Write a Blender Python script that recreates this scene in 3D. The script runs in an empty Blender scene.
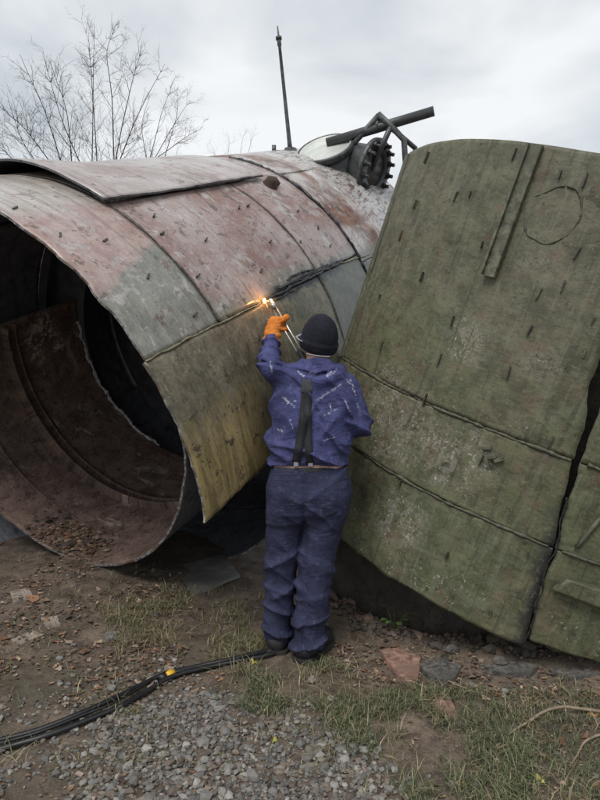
import bpy, bmesh, math, random
import numpy as np
from mathutils import Vector, Matrix
rad = math.radians
scene = bpy.context.scene
col = scene.collection
rng = np.random.default_rng(7)
random.seed(7)

# ------------------------------------------------------------------ camera
F, PITCH, CZ = 600.0, rad(4.6), 1.6          # focal length in photo pixels (600 x 800)
cam = bpy.data.cameras.new('camera')
cam.sensor_fit = 'VERTICAL'; cam.sensor_height = 24.0; cam.lens = 24.0 * F / 800.0
cam.clip_start = 0.05; cam.clip_end = 3000
camo = bpy.data.objects.new('camera', cam); col.objects.link(camo)
camo.location = (0, 0, CZ); camo.rotation_euler = (rad(90) - PITCH, 0, 0)
scene.camera = camo

# ------------------------------------------------------------------ world, sun, exposure
SUN_EL, SUN_AZ = rad(58), rad(205)           # azimuth measured from +Y towards +X
world = bpy.data.worlds.new('World'); scene.world = world; world.use_nodes = True
wn, wl = world.node_tree.nodes, world.node_tree.links
wn.clear()
wo = wn.new('ShaderNodeOutputWorld'); bg = wn.new('ShaderNodeBackground')
sky = wn.new('ShaderNodeTexSky'); sky.sky_type = 'NISHITA'; sky.sun_disc = False
sky.sun_elevation = SUN_EL; sky.sun_rotation = SUN_AZ
sc = wn.new('ShaderNodeVectorMath'); sc.operation = 'SCALE'; sc.inputs['Scale'].default_value = 0.10
wl.new(sky.outputs[0], sc.inputs[0])
tc = wn.new('ShaderNodeTexCoord'); mp = wn.new('ShaderNodeMapping')
mp.inputs['Scale'].default_value = (1.0, 1.0, 2.2)
nz = wn.new('ShaderNodeTexNoise'); nz.inputs['Scale'].default_value = 2.3; nz.inputs['Detail'].default_value = 5
nz.inputs['Roughness'].default_value = 0.48; nz.inputs['Distortion'].default_value = 0.35
wl.new(tc.outputs['Generated'], mp.inputs[0]); wl.new(mp.outputs[0], nz.inputs['Vector'])
cr = wn.new('ShaderNodeValToRGB')
cr.color_ramp.elements[0].position = 0.39; cr.color_ramp.elements[0].color = (0.385, 0.42, 0.445, 1)
cr.color_ramp.elements[1].position = 0.61; cr.color_ramp.elements[1].color = (0.64, 0.65, 0.655, 1)
wl.new(nz.outputs[0], cr.inputs[0])
mx = wn.new('ShaderNodeMix'); mx.data_type = 'RGBA'; mx.inputs['Factor'].default_value = 0.92
wl.new(sc.outputs[0], mx.inputs['A']); wl.new(cr.outputs[0], mx.inputs['B'])
wl.new(mx.outputs['Result'], bg.inputs['Color']); bg.inputs['Strength'].default_value = 1.0
wl.new(bg.outputs[0], wo.inputs[0])
sun = bpy.data.lights.new('sun', 'SUN'); sun.energy = 1.5; sun.angle = rad(28); sun.color = (1.0, 0.97, 0.93)
suno = bpy.data.objects.new('sun', sun); col.objects.link(suno)
sdir = Vector((math.sin(SUN_AZ) * math.cos(SUN_EL), math.cos(SUN_AZ) * math.cos(SUN_EL), math.sin(SUN_EL)))
suno.rotation_euler = sdir.to_track_quat('Z', 'Y').to_euler()
scene.view_settings.view_transform = 'Standard'; scene.view_settings.look = 'None'
scene.view_settings.gamma = 1.0; scene.view_settings.exposure = 0.6
scene.view_settings.use_curve_mapping = False

# ------------------------------------------------------------------ helpers
CAM = np.array([0, 0, CZ])
def ray(u, v):
    x = (u - 300) / F; up = (400 - v) / F
    return np.array([x, math.cos(PITCH) + up * math.sin(PITCH), -math.sin(PITCH) + up * math.cos(PITCH)])
def W(u, v, y):                               # the point at world depth y seen at photo pixel (u, v)
    w = ray(u, v); return CAM + w * (y / w[1])
_lat = {}
def vnoise(p, f=1.0, seed=0):                 # value noise in [-1, 1], p is (..., 3)
    if seed not in _lat: _lat[seed] = np.random.default_rng(1000 + seed).uniform(-1, 1, (32, 32, 32))
    L = _lat[seed]; q = np.asarray(p) * f; i = np.floor(q).astype(int); w = q - i; w = w * w * (3 - 2 * w)
    out = 0
    for dx in (0, 1):
        for dy in (0, 1):
            for dz in (0, 1):
                c = L[(i[..., 0] + dx) % 32, (i[..., 1] + dy) % 32, (i[..., 2] + dz) % 32]
                out = out + c * (w[..., 0] if dx else 1 - w[..., 0]) * (w[..., 1] if dy else 1 - w[..., 1]) * (w[..., 2] if dz else 1 - w[..., 2])
    return out
def fbm(p, f, seed=0, o=3):
    return sum(vnoise(p, f * 2 ** k, seed + k) * .5 ** k for k in range(o))
def smooth(a, b, x):
    t = np.clip((x - a) / (b - a), 0, 1); return t * t * (3 - 2 * t)
def ground_h(x, y):
    x = np.asarray(x, float); y = np.asarray(y, float)
    p = np.stack([x, y, 0 * x], -1)
    near = np.exp(-((x / 9) ** 2 + ((y - 3) / 9) ** 2))
    h = 0.13 * smooth(-.5, -1.6, x) * smooth(2.6, 3.8, y)
    h = h + .05 * smooth(.3, 1.2, x) * smooth(2.7, 3.1, y)
    return h + near * (.022 * fbm(p, 1.7, 3) + .010 * fbm(p, 6, 8)) + (1 - near) * .35 * vnoise(p, .08, 5)
def G(u, v, lift=0.0):                        # where the photo's ray meets the ground
    w = ray(u, v); z = 0.0
    for _ in range(12):
        p = CAM + w * ((z - CZ) / w[2]); z = float(ground_h(p[0], p[1]))
    p = CAM + w * ((z - CZ) / w[2]); p[2] = z + lift; return p

# ---- materials
class NT:
    def __init__(s, name):
        s.m = bpy.data.materials.new(name); s.m.use_nodes = True
        s.t = s.m.node_tree; s.n = s.t.nodes; s.l = s.t.links
        s.b = s.n['Principled BSDF']; s.c = s.n.new('ShaderNodeTexCoord')
    def put(s, sock, v):
        if isinstance(v, bpy.types.NodeSocket): s.l.new(v, sock)
        elif isinstance(v, (tuple, list)) and len(v) == 3 and sock.type == 'RGBA': sock.default_value = (*v, 1)
        else: sock.default_value = v
    def map(s, vec, scale=(1, 1, 1), rot=(0, 0, 0), loc=(0, 0, 0)):
        k = s.n.new('ShaderNodeMapping'); s.l.new(vec, k.inputs[0])
        k.inputs['Scale'].default_value = scale; k.inputs['Rotation'].default_value = rot; k.inputs['Location'].default_value = loc
        return k.outputs[0]
    def noise(s, vec, scale, detail=4, rough=.55, dist=0.0, w=None):
        k = s.n.new('ShaderNodeTexNoise'); s.l.new(vec, k.inputs['Vector'])
        k.inputs['Scale'].default_value = scale; k.inputs['Detail'].default_value = detail
        k.inputs['Roughness'].default_value = rough; k.inputs['Distortion'].default_value = dist
        return k.outputs[0]
    def voro(s, vec, scale, feature='F1', out='Distance', rnd=1.0):
        k = s.n.new('ShaderNodeTexVoronoi'); k.feature = feature; s.l.new(vec, k.inputs['Vector'])
        k.inputs['Scale'].default_value = scale; k.inputs['Randomness'].default_value = rnd
        return k.outputs[out]
    def step(s, x, a, b):                     # smoothstep a..b
        k = s.n.new('ShaderNodeMapRange'); k.interpolation_type = 'SMOOTHSTEP'; s.put(k.inputs['Value'], x)
        k.inputs['From Min'].default_value = a; k.inputs['From Max'].default_value = b
        if a > b:
            k.inputs['From Min'].default_value = b; k.inputs['From Max'].default_value = a
            k.inputs['To Min'].default_value = 1; k.inputs['To Max'].default_value = 0
        return k.outputs[0]
    def math(s, op, a, b=0.0, c=None):
        k = s.n.new('ShaderNodeMath'); k.operation = op; s.put(k.inputs[0], a); s.put(k.inputs[1], b)
        if c is not None: s.put(k.inputs[2], c)
        return k.outputs[0]
    def mix(s, f, a, b):
        k = s.n.new('ShaderNodeMix'); k.data_type = 'RGBA'; s.put(k.inputs['Factor'], f)
        s.put(k.inputs['A'], a); s.put(k.inputs['B'], b); return k.outputs['Result']
    def uv(s, name='UVMap'):
        k = s.n.new('ShaderNodeUVMap'); k.uv_map = name; return k.outputs[0]
    def attr(s, name, out='Color'):
        k = s.n.new('ShaderNodeAttribute'); k.attribute_name = name; return k.outputs[out]
    def sep(s, v):
        k = s.n.new('ShaderNodeSeparateXYZ'); s.l.new(v, k.inputs[0]); return k.outputs
    def fin(s, color, rough=.6, bump=None, bs=.3, bd=.01, metal=0.0, spec=.5, coat=None):
        if coat is not None: s.put(s.b.inputs['Coat Weight'], coat); s.b.inputs['Coat Roughness'].default_value = .17
        s.put(s.b.inputs['Base Color'], color); s.put(s.b.inputs['Roughness'], rough)
        s.put(s.b.inputs['Metallic'], metal); s.b.inputs['Specular IOR Level'].default_value = spec
        if bump is not None:
            k = s.n.new('ShaderNodeBump'); k.inputs['Strength'].default_value = bs; k.inputs['Distance'].default_value = bd
            s.l.new(bump, k.inputs['Height']); s.l.new(k.outputs[0], s.b.inputs['Normal'])
        return s.m
def simple(name, c, rough=.6, scale=20, var=.35, bs=.25, bd=.004, metal=0.0, detail=5, spec=.5):
    m = NT(name); o = m.c.outputs['Object']; n = m.noise(o, scale, detail, .6); n2 = m.noise(o, scale * .18, 3)
    cc = m.mix(m.step(n, .3, .7), tuple(x * (1 - var) for x in c), tuple(min(1, x * (1 + var)) for x in c))
    cc = m.mix(m.step(n2, .35, .7), cc, tuple(x * .7 for x in c))
    return m.fin(cc, rough, n, bs, bd, metal, spec)

# ---- meshes
def link(name, me, mats=(), parent=None, loc=(0, 0, 0)):
    o = bpy.data.objects.new(name, me); col.objects.link(o); o.location = loc
    if me is not None:
        for m in (mats if isinstance(mats, (list, tuple)) else [mats]): me.materials.append(m)
    if parent is not None: o.parent = parent
    return o
def tag(o, label=None, cat=None, group=None, kind=None):
    if label: o['label'] = label
    if cat: o['category'] = cat
    if group: o['group'] = group
    if kind: o['kind'] = kind
    return o
def thing(name, loc, label, cat, group=None):
    o = link(name, None); o.location = loc; o.empty_display_size = .1
    return tag(o, label, cat, group)
def rootloc(parent):
    l = np.zeros(3); p = parent
    while p is not None: l = l + np.array(p.location); p = p.parent
    return l
def mesh(name, verts, faces, smooth_=True):
    me = bpy.data.meshes.new(name)
    me.from_pydata([tuple(map(float, v)) for v in verts], [], [tuple(map(int, f)) for f in faces])
    if smooth_: me.polygons.foreach_set('use_smooth', [True] * len(me.polygons))
    me.update(); return me
def obj(name, verts, faces, mats, parent=None, smooth_=True, loc=None):
    """verts in world space; the object's origin is its parent's (or loc, or the base of the mesh)"""
    v = np.asarray(verts, float)
    if parent is not None: base = rootloc(parent); l = (0, 0, 0)
    else:
        base = np.array(loc) if loc is not None else np.array([*(v[:, :2].mean(0)), v[:, 2].min()]); l = base
    return link(name, mesh(name, v - base, faces, smooth_), mats, parent, l)
def join(parts):
    V, Fc, n = [], [], 0
    for v, f in parts:
        V.append(np.asarray(v, float)); Fc += [tuple(i + n for i in q) for q in f]; n += len(v)
    return np.concatenate(V), Fc
def tube(pts, r, n=8, cap=True):
    P = np.asarray(pts, float); m = len(P); r = np.broadcast_to(np.asarray(r, float), (m,))
    T = np.gradient(P, axis=0); T /= np.linalg.norm(T, axis=1)[:, None] + 1e-12
    a = np.array([0, 0, 1.]) if abs(T[0][2]) < .9 else np.array([1., 0, 0])
    u = np.cross(T[0], a); u /= np.linalg.norm(u); V = []
    for i in range(m):
        u = u - T[i] * (u @ T[i]); u /= np.linalg.norm(u) + 1e-12; w = np.cross(T[i], u)
        for k in range(n):
            an = 2 * math.pi * k / n; V.append(P[i] + r[i] * (math.cos(an) * u + math.sin(an) * w))
    Fc = [(i * n + k, i * n + (k + 1) % n, (i + 1) * n + (k + 1) % n, (i + 1) * n + k) for i in range(m - 1) for k in range(n)]
    if cap: Fc += [tuple(range(n - 1, -1, -1)), tuple((m - 1) * n + k for k in range(n))]
    return np.array(V), Fc
def box(c, ax, ay, az, hx, hy, hz, bev=.15):
    """box with chamfered long edges; c centre, axes, half sizes"""
    c = np.asarray(c, float); ax, ay, az = (np.asarray(q, float) / np.linalg.norm(q) for q in (ax, ay, az))
    b = bev * min(hx, hy, hz); V = []
    for sx in (-1, 1):
        for (yy, zz) in ((hy - b, hz), (hy, hz - b), (hy, -hz + b), (hy - b, -hz), (-hy + b, -hz), (-hy, -hz + b), (-hy, hz - b), (-hy + b, hz)):
            V.append(c + ax * hx * sx + ay * yy + az * zz)
    Fc = [(k, (k + 1) % 8, 8 + (k + 1) % 8, 8 + k) for k in range(8)] + [tuple(range(7, -1, -1)), tuple(range(8, 16))]
    return np.array(V), Fc
def disc_cyl(c, axis, r, h, n=32, bev=.0, inner=0):
    """lathe about axis: solid cylinder from c to c+axis*h, optionally a ring"""
    axis = np.asarray(axis, float) / np.linalg.norm(axis); b = bev
    if inner: pr = [(inner, 0), (inner, h), (r - b, h), (r, h - b), (r, b), (r - b, 0), (inner, 0)]
    else: pr = [(1e-4, h), (r - b, h), (r, h - b), (r, b), (r - b, 0), (1e-4, 0)]
    return lathe(c, axis, pr, n)
def lathe(c, axis, pr, n=32):
    axis = np.asarray(axis, float) / np.linalg.norm(axis)
    a = np.array([0, 0, 1.]) if abs(axis[2]) < .9 else np.array([1., 0, 0])
    u = np.cross(axis, a); u /= np.linalg.norm(u); w = np.cross(axis, u); c = np.asarray(c, float)
    V = [c + axis * h + r * (math.cos(2 * math.pi * k / n) * u + math.sin(2 * math.pi * k / n) * w) for (r, h) in pr for k in range(n)]
    Fc = [(i * n + k, (i + 1) * n + k, (i + 1) * n + (k + 1) % n, i * n + (k + 1) % n) for i in range(len(pr) - 1) for k in range(n)]
    return np.array(V), Fc
def spline(P, n=40):
    P = np.asarray(P, float); m = len(P); Q = np.vstack([2 * P[0] - P[1], P, 2 * P[-1] - P[-2]]); out = []
    for s in np.linspace(0, m - 1 - 1e-9, n):
        i = int(s); t = s - i; a, b, c, d = Q[i:i + 4]
        out.append(.5 * (2 * b + (c - a) * t + (2 * a - 5 * b + 4 * c - d) * t * t + (3 * b - a - 3 * c + d) * t ** 3))
    return np.array(out)

# ------------------------------------------------------------------ hull geometry (both hulls are 1.52 m radius cylinders)
HR_ = 1.52
class Hull:
    def __init__(s, A, d, e0, e1): s.A, s.d, s.e0, s.e1 = map(np.array, (A, d, e0, e1))
    def P(s, t, th, r=HR_):
        t, th = np.asarray(t, float), np.asarray(th, float); r = np.asarray(r, float)
        return s.A + t[..., None] * s.d + r[..., None] * (np.cos(th)[..., None] * s.e0 + np.sin(th)[..., None] * s.e1)
    def N(s, th): return math.cos(th) * s.e0 + math.sin(th) * s.e1
    def T(s, th): return -math.sin(th) * s.e0 + math.cos(th) * s.e1
    def hit(s, u, v, r=HR_):                  # (t, theta) of the near surface under a photo pixel
        w = ray(u, v); m = CAM - s.A; mp_ = m - (m @ s.d) * s.d; wp = w - (w @ s.d) * s.d
        a, b, c = wp @ wp, 2 * mp_ @ wp, mp_ @ mp_ - r * r; D = max(b * b - 4 * a * c, 0)
        q = m + w * (-b - math.sqrt(D)) / 2 / a
        return float(q @ s.d), math.atan2(q @ s.e1, q @ s.e0)
LH = Hull((-1.342, 4.272, 1.281), (0.44422, 0.838878, 0.314567), (0.883741, -0.467977, 0.0), (-0.14721, -0.277995, 0.949235))
RH = Hull((1.729, 4.193, 1.132), (0.296048, -0.120739, 0.947511), (-0.036008, -0.992684, -0.115245), (0.954494, 0.0, -0.29823))
def plate(name, H, parent, t0, t1, a0, a1, mats, r=HR_, th=.012, nt=40, na=40, dent=.006, jag=None, seed=0, twist=None, root=None):
    """curved steel plate between stations t0..t1 and angles a0..a1 (numbers or functions of the other coordinate)"""
    S, A = np.linspace(0, 1, nt + 1), np.linspace(0, 1, na + 1)
    jag = jag or {}
    g_t = np.zeros((nt + 1, na + 1)); g_a = np.zeros_like(g_t)
    for i, s in enumerate(S):
        for j, q in enumerate(A):
            am = q
            T0 = t0(q) if callable(t0) else t0; T1 = t1(q) if callable(t1) else t1
            t = T0 + (T1 - T0) * s
            A0 = a0(t) if callable(a0) else a0; A1 = a1(t) if callable(a1) else a1
            g_t[i, j] = t; g_a[i, j] = A0 + (A1 - A0) * q
    q3 = np.stack([g_t * 1.0, g_a * HR_, np.full_like(g_t, seed * 3.7)], -1)
    for e, amp in jag.items():                # ragged edges
        if e == 't0': g_t[0] += amp * fbm(q3[0], 9, 20 + seed, 4); g_t[1] += .4 * amp * fbm(q3[0], 9, 20 + seed, 4)
        if e == 't1': g_t[-1] += amp * fbm(q3[-1], 9, 21 + seed, 4)
        if e == 'a0': g_a[:, 0] += amp / HR_ * fbm(q3[:, 0], 9, 22 + seed, 4)
        if e == 'a1': g_a[:, -1] += amp / HR_ * fbm(q3[:, -1], 9, 23 + seed, 4)
    dr = dent * fbm(q3, 1.6, 30 + seed, 3) + dent * .25 * fbm(q3, 7, 40 + seed, 2)
    if twist is not None: dr = dr + twist(g_t, g_a)
    out = H.P(g_t, g_a, r + dr).reshape(-1, 3); inn = H.P(g_t, g_a, r - th + dr).reshape(-1, 3)
    n = (nt + 1) * (na + 1); idx = lambda i, j: i * (na + 1) + j
    Fo, Fi, Fe = [], [], []
    for i in range(nt):
        for j in range(na):
            a, b, c, d = idx(i, j), idx(i + 1, j), idx(i + 1, j + 1), idx(i, j + 1)
            Fo.append((a, b, c, d)); Fi.append((n + d, n + c, n + b, n + a))
    for i in range(nt):
        Fe.append((idx(i + 1, 0), idx(i, 0), n + idx(i, 0), n + idx(i + 1, 0)))
        Fe.append((idx(i, na), idx(i + 1, na), n + idx(i + 1, na), n + idx(i, na)))
    for j in range(na):
        Fe.append((idx(0, j), idx(0, j + 1), n + idx(0, j + 1), n + idx(0, j)))
        Fe.append((idx(nt, j + 1), idx(nt, j), n + idx(nt, j), n + idx(nt, j + 1)))
    V = np.concatenate([out, inn]); faces = Fo + Fi + Fe
    base = rootloc(parent)
    me = mesh(name, V - base, faces, True)
    mi = [0] * len(Fo) + [1] * len(Fi) + [2] * len(Fe); me.polygons.foreach_set('material_index', mi)
    sm = [True] * (len(Fo) + len(Fi)) + [False] * len(Fe); me.polygons.foreach_set('use_smooth', sm)
    uvl = me.uv_layers.new(name='UVMap'); eg = me.uv_layers.new(name='edge')
    vi = np.empty(len(me.loops), int); me.loops.foreach_get('vertex_index', vi); vi = vi % n
    uu = np.stack([g_t.reshape(-1), g_a.reshape(-1) * HR_], 1)[vi]
    A1f = np.array([[(a1(t) if callable(a1) else a1) for t in row] for row in g_t])
    ee = np.stack([((A1f - g_a) * HR_).reshape(-1), (g_t - g_t[:1]).reshape(-1)], 1)[vi]
    uvl.data.foreach_set('uv', uu.astype(np.float32).ravel()); eg.data.foreach_set('uv', ee.astype(np.float32).ravel())
    if len(mats) < 3: mats = list(mats) + [mats[-1]] * (3 - len(mats))
    return link(name, me, mats, parent)
def bead(H, parent, pts, r=.008, rr=HR_, mat=None, seed=0, name='weld_seam', n=90, wob=.004):
    """weld bead laid along (t, theta) points"""
    q = spline([(a, b, 0) for a, b in pts], n); p3 = np.stack([q[:, 0], q[:, 1] * HR_, 0 * q[:, 0] + seed], -1)
    q[:, 1] += wob / HR_ * vnoise(p3, 14, 50 + seed); q[:, 0] += wob * vnoise(p3, 14, 60 + seed)
    rad_ = r * (1 + .5 * vnoise(p3, 30, 70 + seed) + .3 * vnoise(p3, 75, 71 + seed))
    v, f = tube(H.P(q[:, 0], q[:, 1], np.full(len(q), rr + .001)), rad_, 6)
    return obj(name, v, f, mat, parent)
def stud(H, parent, u, v, mat, L=.028, wd=.006, hh=.012, name='stud', tilt=0.0):
    t, a = H.hit(u, v); nrm = H.N(a); tg = H.T(a)
    ax = H.d * math.cos(tilt) + tg * math.sin(tilt); ay = np.cross(nrm, ax)
    vv, ff = box(H.P(t, a, HR_ + hh * .6), ax, ay, nrm, L, wd, hh, .3)
    return obj(name, vv, ff, mat, parent, False)

# ------------------------------------------------------------------ hull materials (uv = metres along the axis, metres round the shell)
SEAM = rad(24.6) * HR_
def weather(m, c, uv, dark=(.055, .045, .040), pale=(.5, .48, .45), lo=.60, pl=.62, grain=.5, dirn=(0, 0, .6)):
    """sharp-edged paint chips, hairline scratches and fine grain over a paint colour"""
    g1 = m.noise(m.map(uv, (1, 1, 1), loc=(2.2, 7, 0)), 11, 11, .78, .25); g2 = m.noise(m.map(uv, (1, 2.4, 1), rot=dirn), 34, 9, .75, .1)
    l1 = m.noise(m.map(uv, (26, 2.6, 1), rot=dirn), 1.0, 7, .62, .5); l2 = m.noise(m.map(uv, (46, 20, 1), rot=dirn, loc=(4, 1, 0)), 1.0, 8, .75, .5)
    c = m.mix(m.math('MULTIPLY', m.step(l2, .52, .64), grain), c, tuple(q * .9 for q in dark))
    c = m.mix(m.math('MULTIPLY', m.step(l2, .45, .36), grain * .7), c, pale)
    c = m.mix(m.math('MULTIPLY', m.step(m.math('ABSOLUTE', m.math('SUBTRACT', l1, .5)), .006, .002), m.math('MULTIPLY', m.step(g1, .47, .54), .65)), c, dark)
    c = m.mix(m.math('MULTIPLY', m.step(g2, pl - .03, pl - .005), .7), c, pale)
    c = m.mix(m.math('MULTIPLY', m.step(g1, lo - .025, lo - .01), .85), c, dark)
    c = m.mix(m.math('MULTIPLY', m.step(g2, .36, .33), .8), c, tuple(q * 1.3 for q in dark))
    return c, m.math('ADD', g1, m.math('MULTIPLY', g2, .5))
def hull_paint(name, kind):
    m = NT(name); uv = m.uv(); x, s, _ = m.sep(uv)
    big = m.noise(m.map(uv, (1, 1, 1), loc=(3, 1, 0)), 1.6, 5, .62, .4)
    mid = m.noise(uv, 7, 8, .7, .3); fine = m.noise(uv, 60, 6, .75)
    drip = m.noise(m.map(uv, (13, 1.1, 1)), 1.0, 8, .7, .6)           # runs down round the shell
    scr = m.noise(m.map(uv, (20, 3.4, 1), rot=(0, 0, .5)), 1.0, 8, .72, .3)   # scrapes
    fleck = m.noise(m.map(uv, (9, 26, 1), rot=(0, 0, -.5)), 1.0, 5, .7)
    pink = m.mix(m.step(big, .36, .64), (.215, .122, .104), (.305, .230, .210))
    pink = m.mix(m.step(mid, .42, .70), pink, (.335, .285, .27))
    grey = m.mix(m.step(mid, .35, .65), (.150, .155, .132), (.24, .236, .205))
    slate = m.mix(m.step(mid, .35, .7), (.085, .095, .082), (.16, .172, .15))
    rust = m.mix(m.step(mid, .4, .65), (.085, .036, .022), (.22, .095, .050))
    edge_n = m.math('MULTIPLY_ADD', m.math('SUBTRACT', big, .5), .35, s)
    dark, pale, lo, grain = (.060, .048, .044), (.52, .49, .47), .62, .38
    if kind == 'near':                        # grey below a ragged paint line, pink above it
        line = m.math('MULTIPLY_ADD', m.math('SUBTRACT', mid, .5), .16, m.math('MULTIPLY_ADD', x, -.35, s))
        c = m.mix(m.step(line, 1.31, 1.37), grey, m.mix(m.step(mid, .4, .6), (.29, .185, .165), (.36, .275, .25)))
        c = m.mix(m.step(m.math('MULTIPLY_ADD', m.math('SUBTRACT', mid, .5), .3, s), 1.47, 1.6), c, m.mix(m.step(drip, .4, .6), (.27, .235, .20), (.38, .34, .305)))
        c = m.mix(m.math('MULTIPLY', m.step(drip, .58, .70), .5), c, (.36, .35, .32))
    elif kind == 'pink':
        c = m.mix(m.step(edge_n, SEAM + .02, SEAM + .16), grey, pink)
        c = m.mix(m.math('MULTIPLY', m.step(drip, .60, .76), .5), c, (.44, .41, .39))
        c = m.mix(m.math('MULTIPLY', m.step(scr, .575, .62), .75), c, (.15, .085, .068)); lo = .60
    elif kind == 'rusty':
        c = m.mix(m.step(big, .38, .58), rust, m.mix(m.step(mid, .4, .6), (.36, .30, .28), (.48, .46, .44)))
        c = m.mix(m.step(m.math('ADD', x, m.math('MULTIPLY', mid, .3)), 2.1, 2.45), c, m.mix(m.step(fleck, .5, .56), (.44, .44, .43), (.16, .10, .08)))
        c = m.mix(m.math('MULTIPLY', m.step(scr, .55, .62), .8), c, (.10, .05, .035))
        c = m.mix(m.step(s, .72, .62), c, slate)
    elif kind == 'olive':
        brown = m.mix(m.step(mid, .36, .66), (.085, .074, .050), (.185, .162, .115))
        gz = m.math('MULTIPLY', m.step(m.math('MULTIPLY_ADD', m.math('SUBTRACT', big, .5), .9, x), -.28, -.62), m.step(m.math('MULTIPLY_ADD', m.math('SUBTRACT', mid, .5), .35, s), .40, .12))
        ochre = m.mix(m.step(drip, .36, .62), (.165, .128, .052), (.40, .305, .130))
        c = m.mix(gz, brown, ochre)
        c = m.mix(m.step(m.math('MULTIPLY_ADD', m.math('SUBTRACT', mid, .5), .35, x), -.10, .22), c, m.mix(m.step(mid, .38, .62), (.090, .092, .066), (.165, .160, .120)))
        c = m.mix(m.math('MULTIPLY', m.step(drip, .56, .66), .55), c, (.060, .050, .034))
        dark, pale, lo, grain = (.050, .042, .030), (.36, .31, .20), .60, .62
    elif kind == 'slate':
        c = m.mix(m.math('MULTIPLY', m.step(drip, .55, .7), .5), slate, (.22, .22, .19)); pale = (.30, .31, .29)
    elif kind == 'cover':
        c = m.mix(m.step(big, .35, .65), (.29, .235, .222), (.39, .345, .33))
        c = m.mix(m.math('MULTIPLY', m.step(drip, .54, .70), .6), c, (.26, .195, .18)); lo = .63
    if kind in ('pink', 'near', 'cover', 'rusty'):       # hard-edged worn patches down to primer and rust, runs below them
        pk = m.noise(m.map(uv, (1.3, 1, 1), loc=(9, 5, 0)), 5.0, 13, .70, .5); pk2 = m.noise(m.map(uv, (1, 1.2, 1), loc=(1, 8, 0)), 6.5, 13, .72, .4)
        c = m.mix(m.math('MULTIPLY', m.step(pk, .565, .575), .7), c, m.mix(m.step(mid, .4, .6), (.30, .285, .27), (.42, .40, .385)))
        c = m.mix(m.math('MULTIPLY', m.step(pk2, .59, .60), .85), c, m.mix(m.step(mid, .4, .6), (.10, .058, .044), (.17, .10, .078)))
        run = m.noise(m.map(uv, (24, .9, 1), loc=(2, 3, 0)), 1.0, 7, .65, .2)
        c = m.mix(m.math('MULTIPLY', m.step(run, .555, .64), .55), c, (.135, .085, .07))
    c, hh = weather(m, c, uv, dark, pale, lo, .63, grain)
    c = m.mix(m.math('MULTIPLY', m.step(m.noise(uv, 18, 8, .75), .64, .70), .8), c, (.15, .075, .05))
    # burnt paint along the cut seam, from the flame forwards
    dist = m.math('ABSOLUTE', m.math('SUBTRACT', s, SEAM))
    dist = m.math('MULTIPLY_ADD', m.math('SUBTRACT', mid, .5), .22, dist)
    burn = m.math('MULTIPLY', m.step(dist, .070, .020), m.math('MULTIPLY', m.step(x, .10, .22), m.step(x, 1.25, .95)))
    c = m.mix(burn, c, m.mix(m.step(fine, .45, .6), (.012, .013, .018), (.045, .05, .06)))
    rough = m.math('MULTIPLY_ADD', mid, .40, .28)
    coat = m.math('MULTIPLY', m.step(big, .35, .65), .9 if kind in ('pink', 'near', 'cover', 'rusty') else .2)
    return m.fin(c, rough, m.math('ADD', m.math('ADD', hh, mid), m.math('MULTIPLY', fine, .3)), .45, .006, 0, .5, coat)
def steel_inside(name, a, b, pale=0.0):
    m = NT(name); uv = m.uv(); mid = m.noise(uv, 5, 6, .65, .4); big = m.noise(uv, 1.5, 4, .6, .3); fine = m.noise(uv, 45, 5, .7)
    run = m.noise(m.map(uv, (14, 1.5, 1)), 1, 5, .65, .4)
    c = m.mix(m.step(mid, .35, .68), a, b)
    c = m.mix(m.math('MULTIPLY', m.step(run, .52, .68), .6), c, tuple(q * .4 for q in a))
    if pale:
        c = m.mix(m.math('MULTIPLY', m.step(m.noise(m.map(uv, (5, 2.2, 1), loc=(.4, 0, 0)), 1, 5, .6, .5), .60, .66), pale), c, (.40, .33, .27))
    c = m.mix(m.step(big, .55, .75), c, tuple(q * .55 for q in a))
    if pale:                                   # old pale coating still clinging high on the far wall
        x, s, _ = m.sep(uv)
        for (x0, s0, r0_) in ((.50, -5.10, .17), (.36, -4.98, .13), (.62, -4.90, .10)):
            q_ = m.math('SQRT', m.math('ADD', m.math('POWER', m.math('SUBTRACT', x, x0), 2.0), m.math('MULTIPLY', m.math('POWER', m.math('SUBTRACT', s, s0), 2.0), .35)))
            c = m.mix(m.math('MULTIPLY', m.step(q_, r0_, r0_ * .4), m.step(m.noise(uv, 9, 11, .72, .6), .50, .525)), c, m.mix(m.step(fine, .4, .6), (.36, .29, .23), (.55, .47, .39)))
    c, hh = weather(m, c, uv, tuple(q * .45 for q in a), tuple(q * 1.7 for q in b), .58, .60, .6)
    return m.fin(c, .7, m.math('ADD', mid, hh), .6, .008)
def cut_steel():
    m = NT('flame_cut_edge'); o = m.c.outputs['Object']; n = m.noise(o, 40, 4, .6); n2 = m.noise(o, 6, 3)
    c = m.mix(m.step(n, .4, .62), (.10, .10, .11), (.42, .42, .41)); c = m.mix(m.step(n2, .5, .65), c, (.16, .11, .08))
    return m.fin(c, .45, n, .6, .004, .35)
M = {}
for k in ('near', 'pink', 'rusty', 'olive', 'slate', 'cover'): M[k] = hull_paint('hull_paint_' + k, k)
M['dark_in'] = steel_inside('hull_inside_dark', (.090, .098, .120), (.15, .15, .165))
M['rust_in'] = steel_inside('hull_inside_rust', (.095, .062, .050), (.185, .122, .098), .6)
M['cut'] = cut_steel()
M['bead'] = simple('weld_bead', (.21, .19, .12), .5, 60, .5)
M['dark_bead'] = simple('weld_bead_dark', (.075, .065, .055), .5, 60, .5)
M['slag'] = simple('burnt_slag', (.035, .036, .042), .35, 50, .6, .5, .006, .3)
M['stud'] = simple('stud_steel', (.062, .052, .042), .55, 40, .4)
M['dark_steel'] = simple('dark_painted_steel', (.058, .062, .064), .42, 26, .6, .5)
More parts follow.
